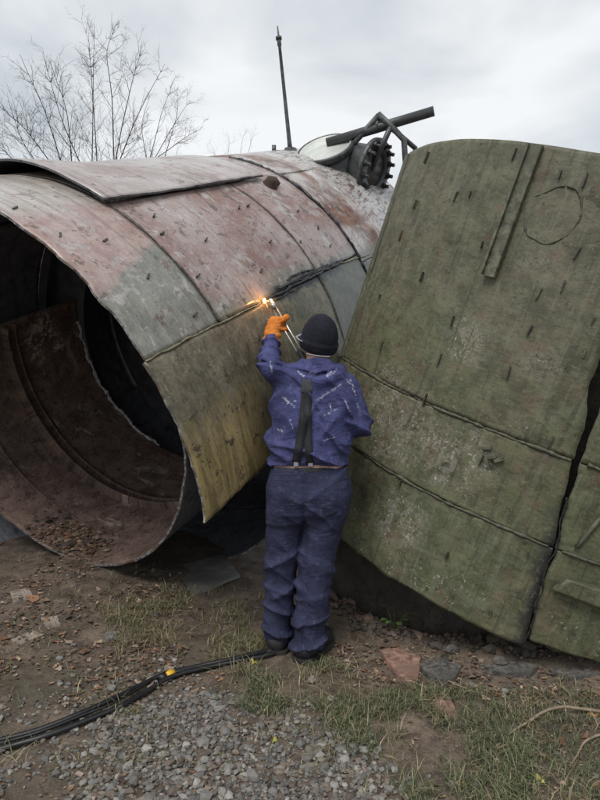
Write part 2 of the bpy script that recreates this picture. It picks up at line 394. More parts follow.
M['bolt'] = simple('bolt_steel', (.055, .055, .058), .4, 40, .4, metal=.4)
M['cover_white'] = simple('pale_green_paint', (.60, .63, .58), .45, 12, .15)
M['rust'] = simple('rusty_steel', (.12, .062, .042), .7, 25, .5)

# ------------------------------------------------------------------ ground
def build_ground():
    def axis(lo, hi, c, fine, n):             # dense near the scene, stretching to the horizon
        a = [c]; s = fine
        while a[-1] < hi: a.append(a[-1] + s); s = s * (1.0 if abs(a[-1] - c) < 3.0 else 1.16)
        b = [c]; s = fine
        while b[-1] > lo: b.append(b[-1] - s); s = s * (1.0 if abs(b[-1] - c) < 3.0 else 1.16)
        return np.array(b[::-1][:-1] + a)
    X, Y = axis(-900, 900, 0, .035, 0), axis(-900, 1500, 3.2, .035, 0)
    gx, gy = np.meshgrid(X, Y); z = ground_h(gx, gy)
    V = np.stack([gx, gy, z], -1).reshape(-1, 3); nx = len(X)
    i, j = np.meshgrid(np.arange(len(Y) - 1), np.arange(nx - 1), indexing='ij'); a = (i * nx + j).ravel()
    Fc = np.stack([a, a + 1, a + nx + 1, a + nx], 1)
    me = bpy.data.meshes.new('ground'); me.vertices.add(len(V)); me.vertices.foreach_set('co', V.ravel())
    me.loops.add(Fc.size); me.loops.foreach_set('vertex_index', Fc.ravel())
    me.polygons.add(len(Fc)); me.polygons.foreach_set('loop_start', np.arange(0, Fc.size, 4)); me.polygons.foreach_set('use_smooth', [True] * len(Fc))
    me.update(calc_edges=True); me.validate()
    m = NT('soil'); o = m.c.outputs['Object']
    n1 = m.noise(o, 1.3, 5, .6, .3); n2 = m.noise(o, 9, 6, .65, .2); n3 = m.noise(o, 70, 6, .7); vo = m.voro(o, 85)
    c = m.mix(m.step(n2, .35, .65), (.066, .047, .035), (.180, .134, .100))
    c = m.mix(m.step(n3, .5, .7), c, (.25, .195, .15))
    c = m.mix(m.math('MULTIPLY', m.step(n1, .42, .66), .7), c, (.075, .064, .043))
    c = m.mix(m.math('MULTIPLY', m.step(vo, .25, .1), m.step(n2, .45, .6)), c, (.19, .165, .145))
    m.fin(c, m.math('MULTIPLY_ADD', n2, .4, .5), m.math('ADD', n3, m.math('MULTIPLY', n2, 2.0)), .8, .012)
    return tag(link('ground', me, m.m), kind='structure')
build_ground()

# ------------------------------------------------------------------ left hull
lb = G(100, 567); lb = np.array([-1.2, 4.3, 0.1])
left = thing('hull_section', lb, 'large pink and olive cylindrical steel hull section with its near end cut open', 'hull section')
def P(name, *a, **k): return plate(name, LH, left, *a, **k)
d2 = rad
near_edge = lambda q: -1.015
ta, tb, tc_, te = -.432, .754, 1.465, 3.15
g = .0035
# upper strake, lower strake, crown and far side: each plate its own object
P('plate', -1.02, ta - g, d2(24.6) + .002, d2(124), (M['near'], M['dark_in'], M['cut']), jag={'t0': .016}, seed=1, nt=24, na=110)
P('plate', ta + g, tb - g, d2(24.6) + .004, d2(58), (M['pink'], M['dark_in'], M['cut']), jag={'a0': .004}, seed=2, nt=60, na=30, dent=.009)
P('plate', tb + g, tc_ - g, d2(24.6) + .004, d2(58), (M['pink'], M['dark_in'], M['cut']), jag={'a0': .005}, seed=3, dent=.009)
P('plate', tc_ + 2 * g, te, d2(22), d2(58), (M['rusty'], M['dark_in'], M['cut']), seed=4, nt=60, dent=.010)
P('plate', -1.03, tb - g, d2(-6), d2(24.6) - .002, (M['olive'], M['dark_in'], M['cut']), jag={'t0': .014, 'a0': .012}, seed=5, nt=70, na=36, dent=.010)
P('plate', tb + g, tc_ - g, d2(-6), d2(24.6) - .003, (M['slate'], M['dark_in'], M['cut']), seed=6)
P('plate', tc_ + g, te, d2(-6), d2(22) - .003, (M['slate'], M['dark_in'], M['cut']), seed=7)
P('plate', ta + g, tb - g, d2(58) + .002, d2(124), (M['near'], M['dark_in'], M['cut']), seed=8, nt=50, na=70)
P('plate', tb + g, tc_ - g, d2(58) + .002, d2(124), (M['pink'], M['dark_in'], M['cut']), seed=9, na=60)
P('plate', tc_ + 2 * g, te, d2(58) + .002, d2(124), (M['rusty'], M['dark_in'], M['cut']), seed=10, na=60)
P('plate', -1.02, tb - g, d2(124) + .002, d2(238), (M['olive'], M['dark_in'], M['cut']), jag={'t0': .016}, seed=11, nt=50, na=80)  # far side carried down to the ground to block light from behind
P('plate', tb + g, te, d2(124) + .002, d2(205), (M['slate'], M['dark_in'], M['cut']), seed=12, nt=50, na=60)
P('plate', .93, te, d2(-155) - .03, d2(-6) + .03, (M['slate'], M['dark_in'], M['cut']), r=HR_ - .020, seed=16, nt=50, na=60)  # lower shell added to close the bottom against light from outside
P('plate', .12, .93, d2(-122), d2(-24), (M['slate'], M['dark_in'], M['cut']), jag={'t0': .015}, r=HR_ - .024, seed=17, nt=24, na=50)
# cover plate lying over the crown, sprung up along its near end
lift = lambda t, a: .012 + .050 * smooth(ta + .7, ta - .05, t) * smooth(rad(50), rad(80), a) + .012 * smooth(rad(66), rad(56), a)
cv = P('cover_plate', lambda q: ta - .045, 1.16, d2(56.8), d2(122), (M['cover'], M['dark_in'], M['dark_in']), r=HR_ + .014, th=.012, seed=13, nt=60, na=60, jag={'a0': .006}, twist=lift)
cv['label'] = 'lapped cover plate sprung up along its near edge'
# added discs that keep the interior dark, and the inner pressure shell
def added_closure(t, r0, r1, mat, name='added_closure', H=LH, parent=left, a0=0, a1=2 * math.pi, n=72, th=.012):
    V, Fc = [], []
    an = np.linspace(a0, a1, n)
    for tt in (t, t + th):
        for a in an: V += [H.P(tt, a, r0), H.P(tt, a, r1)]
    m = 2 * n
    for i in range(n - 1):
        a = 2 * i
        Fc += [(a, a + 1, a + 3, a + 2), (m + a, m + a + 2, m + a + 3, m + a + 1), (a + 1, m + a + 1, m + a + 3, a + 3), (a, a + 2, m + a + 2, m + a)]
    Fc += [(0, m, m + 1, 1), (m - 2, m - 1, 2 * m - 1, 2 * m - 2)]
    return obj(name, np.array(V), Fc, mat, parent, False)
M['bulk'] = simple('closure_steel', (.085, .088, .10), .8, 8, .5)
added_closure(1.62, .02, 1.49, M['bulk'], a0=0, a1=2 * math.pi)  # unseen disc added so the inside of the hull stays dark
added_closure(te - .02, .35, 1.505, M['dark_steel'], a0=d2(-8), a1=d2(205))
IN_C = LH.A + (-.044) * LH.e0 + .1218 * LH.e1
IH = Hull(IN_C, LH.d, LH.e0, LH.e1); RI = 1.13
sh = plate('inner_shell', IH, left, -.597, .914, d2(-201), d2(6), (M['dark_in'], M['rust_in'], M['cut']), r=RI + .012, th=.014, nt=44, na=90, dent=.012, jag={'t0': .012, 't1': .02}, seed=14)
sh['label'] = 'rust red inner shell, open trough with ribs'
e_pts = []
for q in ((78, 320), (88, 347), (99, 370), (114, 396), (136, 426), (160, 446)):
    w_ = ray(*q); tt0 = ((IH.A + IH.d * .905 - CAM) @ IH.d) / (w_ @ IH.d); pq = CAM + w_ * tt0 - IH.A; e_pts.append((.902, math.atan2(pq @ IH.e1, pq @ IH.e0)))
e_pts = [(a_, b_ - 2 * math.pi if b_ > 0 else b_) for a_, b_ in e_pts]
bead(IH, left, e_pts, .016, rr=RI - .006, mat=simple('torn_lit_edge', (.42, .42, .42), .5, 45, .6), seed=9, n=140, wob=.02, name='torn_edge')  # pale tone stands for light falling on the shell's far rim
for t, w in ((.10, .07), (.20, .045), (-.28, .03)):
    v = []
    rb = plate('rib', IH, left, t, t + w * .35, d2(-200), d2(-60), (M['rust_in'], M['rust_in'], M['rust_in']), r=RI, th=w, nt=2, na=60, dent=.004, seed=15)
added_closure(.905, 1.14, 1.50, M['bulk'], 'web_frame', a0=d2(-3), a1=d2(200))
for t in (ta, tb, tc_): added_closure(t - .006, 1.42, 1.5065, M['bulk'], 'light_seal_ring', a0=d2(-5), a1=d2(204))  # rings added behind the plate seams to stop sky showing through
for a_, t0_, t1_ in ((24.6, -.99, te - .03), (58, -.98, te - .03), (124, -.98, te - .03)):
    p0, p1 = LH.P(t0_, d2(a_), 1.492), LH.P(t1_, d2(a_), 1.492)
    v, f = box((p0 + p1) / 2, LH.d, LH.T(d2(a_)), LH.N(d2(a_)), (t1_ - t0_) / 2, .022, .009, .1); obj('light_seal_strip', v, f, M['bulk'], left, False)  # strips added behind the long seams, blocking sky light
# weld beads along the seams
cutpts = [LH.hit(*p) for p in ((149, 358), (180, 343), (215, 326), (262, 301))]
bead(LH, left, [(-1.02, d2(24.6)), (-.6, d2(24.7)), (-.25, d2(24.5)), (-.02, d2(24.6))], .0048, mat=M['bead'], seed=1)
for i, (q0, q1, t0_, t1_) in enumerate(((24.5, 24.8, .03, 1.12), (25.6, 25.9, .22, .95), (26.7, 26.0, .36, .74), (25.1, 25.3, .5, 1.2), (23.7, 24.0, .12, .5))):
    bead(LH, left, [(t0_, d2(q0)), (t0_ * .6 + t1_ * .4, d2(q0 + .2)), (t1_, d2(q1))], (.008, .006, .006, .005, .005)[i], rr=HR_ + .001, mat=M['slag'], seed=20 + i, n=120, wob=.006, name='slag_line')
bead(LH, left, [(ta, d2(25)), (ta, d2(40)), (ta, d2(57))], .007, mat=M['dark_bead'], seed=3)
bead(LH, left, [(tb, d2(-5)), (tb, d2(15)), (tb, d2(40)), (tb, d2(57))], .005, rr=HR_ - .004, mat=M['dark_bead'], seed=4)
bead(LH, left, [(tc_, d2(-5)), (tc_ + .01, d2(20)), (tc_, d2(40)), (tc_, d2(60)), (tc_, d2(75))], .012, mat=M['slag'], seed=5, n=160, wob=.01)
bead(LH, left, [(1.1, d2(24.6)), (1.6, d2(23.2)), (2.2, d2(22)), (3.1, d2(22))], .006, mat=M['bead'], seed=6)
for (u, v) in ((15, 209), (105, 241), (148, 277), (162, 234), (154, 216), (206, 240), (198, 276), (239, 208), (248, 206), (261, 271), (270, 242), (298, 211), (300, 242), (332, 265), (195, 315), (330, 246), (318, 228), (60, 236)):
    stud(LH, left, u, v, M['stud'], .019, .0045, .006, tilt=.5 + random.uniform(-.3, .3))
# rusty pipe stub on the crown
t, a = LH.hit(270, 185); p0 = LH.P(t, a, HR_ - .02); nn = LH.N(a)
v, f = join([lathe(p0, nn, [(.085, 0), (.075, .03), (.06, .06), (.055, .10), (.04, .105), (.035, .06), (.001, .05)], 18), tube([p0 + nn * .05, p0 + nn * .06 + LH.d * .08, p0 + nn * .03 + LH.d * .15], [.05, .045, .03], 10)])
v = v + .014 * np.stack([vnoise(v, 22, 80 + i) for i in range(3)], -1)
v = p0 + (v - p0) * .72
obj('pipe_stub', v, f, simple('stub_rust', (.075, .045, .036), .8, 30, .6), left)

# hatch trunk with bolted flange, its round cover, brace frame and pole
YT = 5.75
ax = np.array([.80, -.52, -.30]); ax /= np.linalg.norm(ax)
c0 = W(338, 172, YT + .12); c1 = W(372, 169, YT - .05)
fl = c1
trunk_v, trunk_f = lathe(fl - ax * .46, ax, [(.001, 0), (.20, 0), (.205, .05), (.205, .42), (.222, .46)], 40)
trunk = obj('hatch_trunk', trunk_v, trunk_f, M['dark_steel'], left)
trunk['label'] = 'dark drum with bolted flange standing on the hull'
def sub(name, vf, mat, sm=True): return obj(name, vf[0], vf[1], mat, trunk, sm)
sub('flange', disc_cyl(fl, ax, .272, .045, 44, .006, .16), M['dark_steel'])
sub('flange_plate', disc_cyl(fl + ax * .012, ax, .185, .02, 32, .003), M['bolt'])
ua = np.cross(ax, [0, 0, 1]); ua /= np.linalg.norm(ua); ub = np.cross(ua, ax)
for k in range(14):
    an = 2 * math.pi * k / 14; q = fl + .228 * (math.cos(an) * ua + math.sin(an) * ub)
    sub('bolt', join([disc_cyl(q + ax * .03, ax, .030, .035, 6), disc_cyl(q + ax * .06, ax, .017, .045, 10)]), M['bolt'], False)
mj = np.array([.92, .05, .38]); mj /= np.linalg.norm(mj)
dn = np.array([-.30, -.66, .75]); dn -= mj * (dn @ mj); dn /= np.linalg.norm(dn)
dc = W(325, 148, YT - .05)
sub('hatch_cover', lathe(dc - dn * .05, dn, [(.001, 0), (.20, 0), (.255, .02), (.262, .045), (.25, .055), (.235, .055), (.228, .040), (.001, .048)], 44), M['cover_white'])
sub('cover_rim', lathe(dc - dn * .055, dn, [(.24, -.006), (.268, .01), (.27, .05), (.262, .064), (.245, .064), (.243, .058)], 44), M['dark_steel'])
sub('drum', lathe(dc - dn * .06, -dn, [(.001, 0), (.25, 0), (.25, .28), (.262, .30), (.262, .36)], 40), M['dark_steel'])
def W2(u, v, dy=0): return W(u, v, YT + dy)
sub('pole', join([tube([W2(327, 143, -.02), W2(434, 111, -.30)], .043, 14)]), M['dark_steel'])
for pts, r in (([W2(379, 115, -.2), W2(356, 141, -.1), W2(333, 168, 0)], .026), ([W2(378, 114, -.2), W2(392, 127, -.22), W2(404, 140, -.25), W2(406, 170, -.2), W2(404, 195, -.1)], .027),
               ([W2(386, 124, -.12), W2(402, 137, 0), W2(415, 148, .1), W2(419, 165, .1)], .024), ([W2(393, 122, -.22), W2(382, 146, -.2), W2(371, 170, -.1)], .026)):
    sub('brace', tube(pts, r, 10), M['dark_steel'])
sub('clamp', join([tube([W2(376, 127, -.13), W2(381, 125, -.17)], .056, 14)]), M['dark_steel'])
# whip mast on the crown
b0, b1 = W(290.5, 153, 6.0), W(277.5, 26, 6.0)
mv = join([tube([b0 + (b1 - b0) * s for s in (-.03, .1, .4, .84, .85, .9, .91, 1)], [.028, .021, .018, .015, .021, .020, .011, .005], 10),
           tube([b0 + (b1 - b0) * .895, b0 + (b1 - b0) * .915], .03, 10),
           lathe(b0 - np.array([0, 0, .06]), (0, 0, 1), [(.001, .1), (.06, .1), (.08, .03), (.10, 0)], 16),
           box(b0 + np.array([-.08, 0, .0]), (1, 0, 0), (0, 1, 0), (0, 0, 1), .10, .03, .02), box(b0 + np.array([-.16, 0, .03]), (0, 0, 1), (0, 1, 0), (1, 0, 0), .04, .02, .02)])
obj('mast', mv[0], mv[1], M['dark_steel'], left)
# ------------------------------------------------------------------ right hull
def green_paint(name):
    m = NT(name); uv = m.uv(); x, s, _ = m.sep(uv); ex, ey, _ = m.sep(m.uv('edge'))
    big = m.noise(m.map(uv, (1, 1.4, 1), loc=(5, 2, 0)), 1.7, 5, .6, .5); mid = m.noise(uv, 8, 6, .68, .4); fine = m.noise(uv, 75, 5, .7)
    stre = m.noise(m.map(uv, (14, 1.6, 1), rot=(0, 0, .15)), 1, 6, .7, .4); patch = m.noise(uv, 3.1, 4, .55, .6)
    c = m.mix(m.step(mid, .32, .68), (.060, .070, .034), (.124, .134, .070))
    c = m.mix(m.math('MULTIPLY', m.step(big, .40, .66), .8), c, m.mix(m.step(mid, .4, .6), (.086, .080, .042), (.140, .128, .074)))
    c = m.mix(m.math('MULTIPLY', m.step(stre, .52, .70), .55), c, (.142, .162, .105))
    c = m.mix(m.math('MULTIPLY', m.step(m.noise(m.map(uv, (9, 2.2, 1), loc=(7, 3, 0)), 1, 6, .7, .5), .55, .68), .6), c, (.055, .052, .034))
    # peeling and lichen: pale crusts in patches
    def spot(u, v, r):
        t_, a_ = RH.hit(u, v); ddx = m.math('SUBTRACT', x, t_); dds = m.math('SUBTRACT', s, a_ * HR_)
        q_ = m.math('SQRT', m.math('ADD', m.math('MULTIPLY', ddx, ddx), m.math('MULTIPLY', dds, dds)))
        return m.step(m.math('MULTIPLY_ADD', m.math('SUBTRACT', patch, .5), r * 1.6, q_), r, r * .35)
    zone = None
    for q_ in ((400, 430, .34), (395, 520, .22), (470, 340, .16), (450, 460, .26), (545, 265, .14), (385, 395, .22), (540, 360, .12)):
        z_ = spot(*q_); zone = z_ if zone is None else m.math('MAXIMUM', zone, z_)
    worn = m.math('MULTIPLY', zone, m.step(m.noise(uv, 13, 9, .8, .6), .46, .53))
    c = m.mix(m.math('MULTIPLY', worn, .85), c, m.mix(m.step(fine, .4, .62), (.15, .135, .105), (.30, .28, .225)))
    blot = m.noise(m.map(uv, (1.6, 1, 1), loc=(11, 4, 0)), 2.6, 6, .7, .8)
    c = m.mix(m.math('MULTIPLY', m.step(blot, .54, .62), .6), c, m.mix(m.step(mid, .4, .6), (.060, .056, .036), (.115, .092, .060)))
    c = m.mix(m.math('MULTIPLY', m.step(blot, .44, .36), .45), c, (.150, .170, .100))
    low = m.step(x, .45, .05)
    pm = m.math('MAXIMUM', zone, m.math('MULTIPLY', m.step(patch, .52, .62), m.math('MULTIPLY_ADD', low, .6, .1)))
    vo2 = m.voro(uv, 19)
    sp = m.math('MULTIPLY', m.step(m.noise(uv, 62, 7, .72, .4), .565, .59), m.step(m.noise(uv, 17, 5, .65), .46, .55))
    c = m.mix(m.math('MULTIPLY', sp, pm), c, m.mix(m.step(fine, .4, .6), (.36, .35, .28), (.55, .55, .47)))
    c = m.mix(m.math('MULTIPLY', m.math('MULTIPLY', m.step(vo2, .30, .20), m.step(m.noise(uv, 9, 3), .55, .62)), m.math('MULTIPLY_ADD', pm, .6, .2)), c, (.16, .12, .09))
    c = m.mix(m.math('MULTIPLY', m.step(m.math('MULTIPLY_ADD', m.math('SUBTRACT', big, .5), 1.2, x), .0, .75), .6), c, m.mix(m.step(mid, .38, .62), (.074, .071, .046), (.136, .130, .092)))
    runs = m.noise(m.map(uv, (1.1, 24, 1), loc=(3, 6, 0)), 1.0, 8, .65, .25)
    c = m.mix(m.math('MULTIPLY', m.step(runs, .55, .63), .6), c, (.048, .043, .028)); c = m.mix(m.math('MULTIPLY', m.step(runs, .43, .37), .45), c, (.165, .165, .118))
    fl_ = m.noise(m.map(uv, (1, 1, 1), loc=(4, 9, 0)), 7.5, 13, .72, .5)
    c = m.mix(m.math('MULTIPLY', m.step(fl_, .585, .595), .75), c, m.mix(m.step(mid, .4, .6), (.095, .062, .042), (.150, .105, .075)))
    # scorch along the flame cut at its lower end
    dd = m.math('MULTIPLY_ADD', m.math('SUBTRACT', mid, .5), .10, ex)
    sc_ = m.math('MULTIPLY', m.step(dd, .075, .015), m.step(x, -.15, -.38))
    c = m.mix(m.math('MULTIPLY', sc_, .85), c, (.022, .022, .026))
    c, hh = weather(m, c, uv, (.036, .035, .020), (.190, .195, .120), .62, .615, .6, (0, 0, 1.35))
    c = m.mix(m.math('MULTIPLY', m.step(fine, .5, .8), .35), c, (.05, .045, .03))
    return m.fin(c, m.math('MULTIPLY_ADD', mid, .3, .48), m.math('ADD', m.math('ADD', mid, m.math('MULTIPLY', fine, .5)), m.math('ADD', hh, m.math('MULTIPLY', m.math('MULTIPLY', sp, pm), .8))), .42, .007, 0, .5)
M['green'] = green_paint('green_hull_paint')
M['green_part'] = simple('green_painted_steel', (.100, .102, .068), .55, 30, .6, .5, .006)
M['green_bead'] = simple('green_weld', (.080, .080, .052), .6, 50, .5)
M['edge_dark'] = simple('dark_web_steel', (.045, .045, .035), .7, 30, .4)  # darker steel for the side web
rbase = RH.P(-.949, -.45); rbase = np.array([rbase[0] + .2, rbase[1] + .3, 0.05])
right = thing('hull_section', rbase, 'leaning olive green curved hull section with studs and a flat bar, beside the man', 'hull section')
tT, t1_, t2_, tB = 1.345, .004, -.425, -.949
aL = -1.481
cut = sorted([RH.hit(*p) for p in ((604, 330), (599, 352), (590, 395), (582, 432), (574, 462), (566, 490), (556, 535), (545, 570), (533, 612), (523, 646))])
ct, ca = np.array([c[0] for c in cut]), np.array([c[1] for c in cut])
cut_top = ca[-1] + .03
def a_cut(t):
    if t > ct[-1]: return float(ca[-1] + (t - ct[-1]) * (-.10))
    return float(np.interp(t, ct, ca))
def PR(name, *a, **k): return plate(name, RH, k.pop('parent', right), *a, **k)
topc = lambda q: tT + .012 * math.sin(q * 5)
PR('plate', t1_ + .005, topc, aL, a_cut, (M['green'], M['dark_in'], M['cut']), seed=31, nt=70, na=60, dent=.010, jag={'a1': .014})
PR('plate', t2_ + .005, t1_ - .006, aL, a_cut, (M['green'], M['dark_in'], M['cut']), seed=32, nt=30, na=60, dent=.010, jag={'a1': .012}, r=HR_ - .004)
PR('plate', tB, t2_ - .005, aL, a_cut, (M['green'], M['dark_in'], M['cut']), seed=33, nt=34, na=60, dent=.010, jag={'a1': .012, 't0': .010}, r=HR_ - .006)
a_end = a_cut(0) - .01
bead(RH, right, [(t1_, aL), (t1_ + .004, -1.1), (t1_ - .004, -.7), (t1_, a_end)], .009, rr=HR_ - .006, mat=M['green_bead'], seed=11, n=160)
bead(RH, right, [(t2_, aL), (t2_ + .004, -1.1), (t2_ - .003, -.7), (t2_, a_cut(t2_) - .01)], .008, rr=HR_ - .010, mat=M['green_bead'], seed=12, n=160)
# edge flange down the left side and the rim strip along the top
fv = []
for t in np.linspace(.01, tT, 40):
    fv.append(RH.P(t, aL + .004, HR_ + .016 + .003 * vnoise(np.array([t, 0, 0]), 9, 3)))
v, f = tube(fv, .011, 6)
fs = []
for k_, (aa_, rr_) in enumerate(((aL - .006, HR_ + .010), (aL + .034, HR_ + .012), (aL + .040, HR_ + .006), (aL + .040, HR_ - .004))): fs.append(RH.P(np.linspace(.01, tT - .01, 40), np.full(40, aa_), np.full(40, rr_)))
v = np.concatenate(fs); f = [(k * 40 + i, k * 40 + i + 1, (k + 1) * 40 + i + 1, (k + 1) * 40 + i) for k in range(3) for i in range(39)]
obj('edge_flange', v, f, M['green_part'], right)
# closing web behind the left edge
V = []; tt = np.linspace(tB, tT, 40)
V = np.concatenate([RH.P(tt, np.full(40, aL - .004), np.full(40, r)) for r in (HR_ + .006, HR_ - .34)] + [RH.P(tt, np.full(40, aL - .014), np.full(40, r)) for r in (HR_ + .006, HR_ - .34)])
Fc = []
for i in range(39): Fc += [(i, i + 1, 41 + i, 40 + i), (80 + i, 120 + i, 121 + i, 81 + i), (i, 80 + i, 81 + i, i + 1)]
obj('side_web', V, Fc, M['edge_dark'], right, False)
# flat bar welded to the face
bt, ba = RH.hit(541, 147); bt2, ba2 = RH.hit(489, 277)
am = (ba + ba2) / 2
v, f = join([box(RH.P((bt + bt2) / 2, am, HR_ + .020), RH.d, RH.T(am), RH.N(am), (bt - bt2) / 2, .030, .014, .12), box(RH.P((bt + bt2) / 2, am - .022, HR_ + .030), RH.d, RH.T(am), RH.N(am), (bt - bt2) / 2 - .003, .006, .022, .12)])
bar = obj('flat_bar', v, f, M['green_part'], right, False); bar['label'] = 'straight green bar welded on the face'
# patch ring of old weld
ctr = RH.hit(551, 215)
ring = [(ctr[0] + .128 * math.cos(q) * (1 + .1 * math.sin(3 * q)), ctr[1] + .128 * math.sin(q) / HR_) for q in np.linspace(.2, 6.4, 22)]
bead(RH, right, ring, .0045, rr=HR_ - .002, mat=M['green_bead'], seed=13, n=150, name='weld_ring', wob=.012)
for i, (u, v) in enumerate(((456, 197), (471, 195), (482, 245), (401, 236), (422, 277), (380, 297), (382, 346), (453, 321), (509, 373), (539, 294), (577, 253), (593, 321), (584, 354), (515, 155), (427, 158), (563, 286), (426, 400), (551, 442), (481, 460), (447, 555), (528, 555), (400, 483), (560, 175), (585, 180), (416, 205), (440, 360), (530, 330))):
    stud(RH, right, u, v, M['stud'] if i % 3 else M['green_part'], random.uniform(.014, .036), .0036, random.uniform(.006, .012), tilt=random.uniform(-.15, .15))
for (u, v, tl) in ((487, 448, 1.2), (499, 460, .9), (492, 457, 1.0)):   # small bent lugs
    stud(RH, right, u, v, M['green_part'], .022, .009, .010, name='lug', tilt=tl)
def t_foot(q):
    th_ = -1.42 + 2.42 * q; return (-.03 - RH.A[2] - 1.22 * (math.cos(th_) * RH.e0[2] + math.sin(th_) * RH.e1[2])) / RH.d[2]
M['under'] = steel_inside('shaded_shell_rust', (.026, .021, .017), (.050, .039, .030))  # rust darkened to carry the shade under the hull
plate('inner_shell', RH, right, t_foot, tT - .1, -1.42, 1.0, (M['under'], M['dark_in'], M['under']), r=1.22, th=.012, nt=20, na=50, seed=36)  # shell added to darken the cut gap and block light from behind

# the neighbouring piece on the other side of the flame cut
RH2 = Hull(RH.A, RH.d, RH.e0, RH.e1)
right2 = thing('hull_section', RH.P(tB, .1) * np.array([1, 1, 0]) + np.array([0, .3, .05]), 'green hull piece right of the ragged flame cut, with a raised patch', 'hull section')
cut2 = sorted([RH.hit(*p) for p in ((625, 330), (612, 365), (603, 400), (592, 432), (581, 462), (571, 490), (560, 535), (549, 570), (537, 612), (527, 644))])
c2t, c2a = np.array([c[0] for c in cut2]), np.array([c[1] for c in cut2])
a_cut2 = lambda t: float(np.interp(t, c2t, c2a)) + (0.06 * (t - c2t[-1]) if t > c2t[-1] else 0)
kw = dict(parent=right2, nt=40, na=50, dent=.010)
PR('plate', t1_ + .003, tT - .2, a_cut2, .75, (M['green'], M['dark_in'], M['cut']), r=HR_ - .012, seed=41, jag={'a0': .012}, **kw)
PR('plate', t2_ + .003, t1_ - .003, a_cut2, .75, (M['green'], M['dark_in'], M['cut']), r=HR_ - .013, seed=42, jag={'a0': .012}, **kw)
PR('plate', tB + .045, t2_ - .003, a_cut2, .75, (M['green'], M['dark_in'], M['cut']), r=HR_ - .014, seed=43, jag={'a0': .012, 't0': .01}, **kw)
bead(RH, right2, [(t1_, a_cut2(t1_) + .02), (t1_, .2), (t1_, .7)], .010, rr=HR_ - .010, mat=M['green_bead'], seed=14)
bead(RH, right2, [(t2_, a_cut2(t2_) + .02), (t2_, .2), (t2_, .7)], .008, rr=HR_ - .012, mat=M['green_bead'], seed=15)
# slag ridge along the closed lower part of the cut
bead(RH, right, [(t, (a_cut(t) + a_cut2(t)) / 2) for t in np.linspace(tB + .03, t2_ + .25, 9)], .0045, rr=HR_ - .004, mat=M['slag'], seed=16, n=200, wob=.014, name='slag_line')
pt, pa = RH.hit(553, 588)
pp = plate('patch_plate', RH, right2, lambda q: pt - .015 * q, lambda q: pt + .075 + .02 * q, lambda t: pa + (t - pt) * .25, pa + .42, (M['green'], M['dark_in'], M['green_part']), r=HR_ + .028, th=.035, nt=8, na=24, dent=.004, seed=44)
pt2, pa2 = RH.hit(577, 548)
v, f = tube([RH.P(pt2 + s * .30, pa2 + s * .05, HR_ - .005) for s in np.linspace(0, 1, 8)], .012, 6)
obj('edge_strip', v, f, M['green_part'], right2)
v, f = box(RH.P(pt + .05, pa + .23, HR_ + .04), RH.d, RH.T(pa + .23), RH.N(pa + .23), .05, .025, .02)
obj('lug', v, f, M['green_part'], right2, False)
# stacked timber and plates that carry the leaning pieces, in the shade underneath

# ------------------------------------------------------------------ signed-distance modelling for the man and his clothes
def surface_nets(fn, lo, hi, h):
    lo, hi = np.array(lo, float), np.array(hi, float); n = np.ceil((hi - lo) / h).astype(int) + 1
    ax_ = [lo[i] + h * np.arange(n[i]) for i in range(3)]
    Pg = np.stack(np.meshgrid(*ax_, indexing='ij'), -1)
    D = fn(Pg.reshape(-1, 3)).reshape(n)
    s = D < 0
    corners = [(i, j, k) for i in (0, 1) for j in (0, 1) for k in (0, 1)]
    sl = lambda A, c: A[c[0]:n[0] - 1 + c[0], c[1]:n[1] - 1 + c[1], c[2]:n[2] - 1 + c[2]]
    cnt = sum(sl(s, c).astype(int) for c in corners); act = (cnt > 0) & (cnt < 8)
    ids = -np.ones(act.shape, int); ids[act] = np.arange(act.sum())
    acc = np.zeros((act.sum(), 3)); w = np.zeros(act.sum())
    for a in corners:
        for k in range(3):
            if a[k] == 0:
                b = list(a); b[k] = 1
                da, db = sl(D, a)[act], sl(D, b)[act]; m = (da < 0) != (db < 0)
                t = np.where(m, da / np.where(m, da - db, 1), 0)
                p = np.tile(np.array(a, float), (len(t), 1)); p[:, k] = t
                acc[m] += p[m]; w[m] += 1
    cell = np.argwhere(act); V = lo + h * (cell + acc / w[:, None]); Fc = []
    for k in range(3):
        u, v = (k + 1) % 3, (k + 2) % 3
        sh_ = [slice(None)] * 3; sh2 = [slice(None)] * 3; sh_[k] = slice(0, n[k] - 1); sh2[k] = slice(1, n[k])
        e0, e1 = s[tuple(sh_)], s[tuple(sh2)]; cr_ = np.argwhere(e0 != e1)
        ok = (cr_[:, u] > 0) & (cr_[:, v] > 0) & (cr_[:, u] < n[u] - 1) & (cr_[:, v] < n[v] - 1); cr_ = cr_[ok]
        def at(du, dv):
            q = cr_.copy(); q[:, u] -= du; q[:, v] -= dv; return ids[q[:, 0], q[:, 1], q[:, 2]]
        quad = np.stack([at(1, 1), at(0, 1), at(0, 0), at(1, 0)], 1)
        fl_ = ~e0[tuple(cr_.T)]; quad[fl_] = quad[fl_][:, ::-1]; Fc.append(quad)
    return V, np.concatenate(Fc)
def cone(p, a, b, ra, rb):
    a, b = np.asarray(a, float), np.asarray(b, float); ab = b - a
    t = np.clip(((p - a) @ ab) / (ab @ ab), 0, 1); return np.linalg.norm(p - a - t[:, None] * ab, axis=1) - (ra + (rb - ra) * t)
def ell(p, c, r, R=None):
    q = p - np.asarray(c, float)
    if R is not None: q = q @ R
    r = np.asarray(r, float); k = np.linalg.norm(q / r, axis=1); return (k - 1) * r.min() * np.where(k > 1, 1, 1)
def smin(a, b, k):
    h = np.clip(.5 + .5 * (b - a) / k, 0, 1); return b + (a - b) * h - k * h * (1 - h)
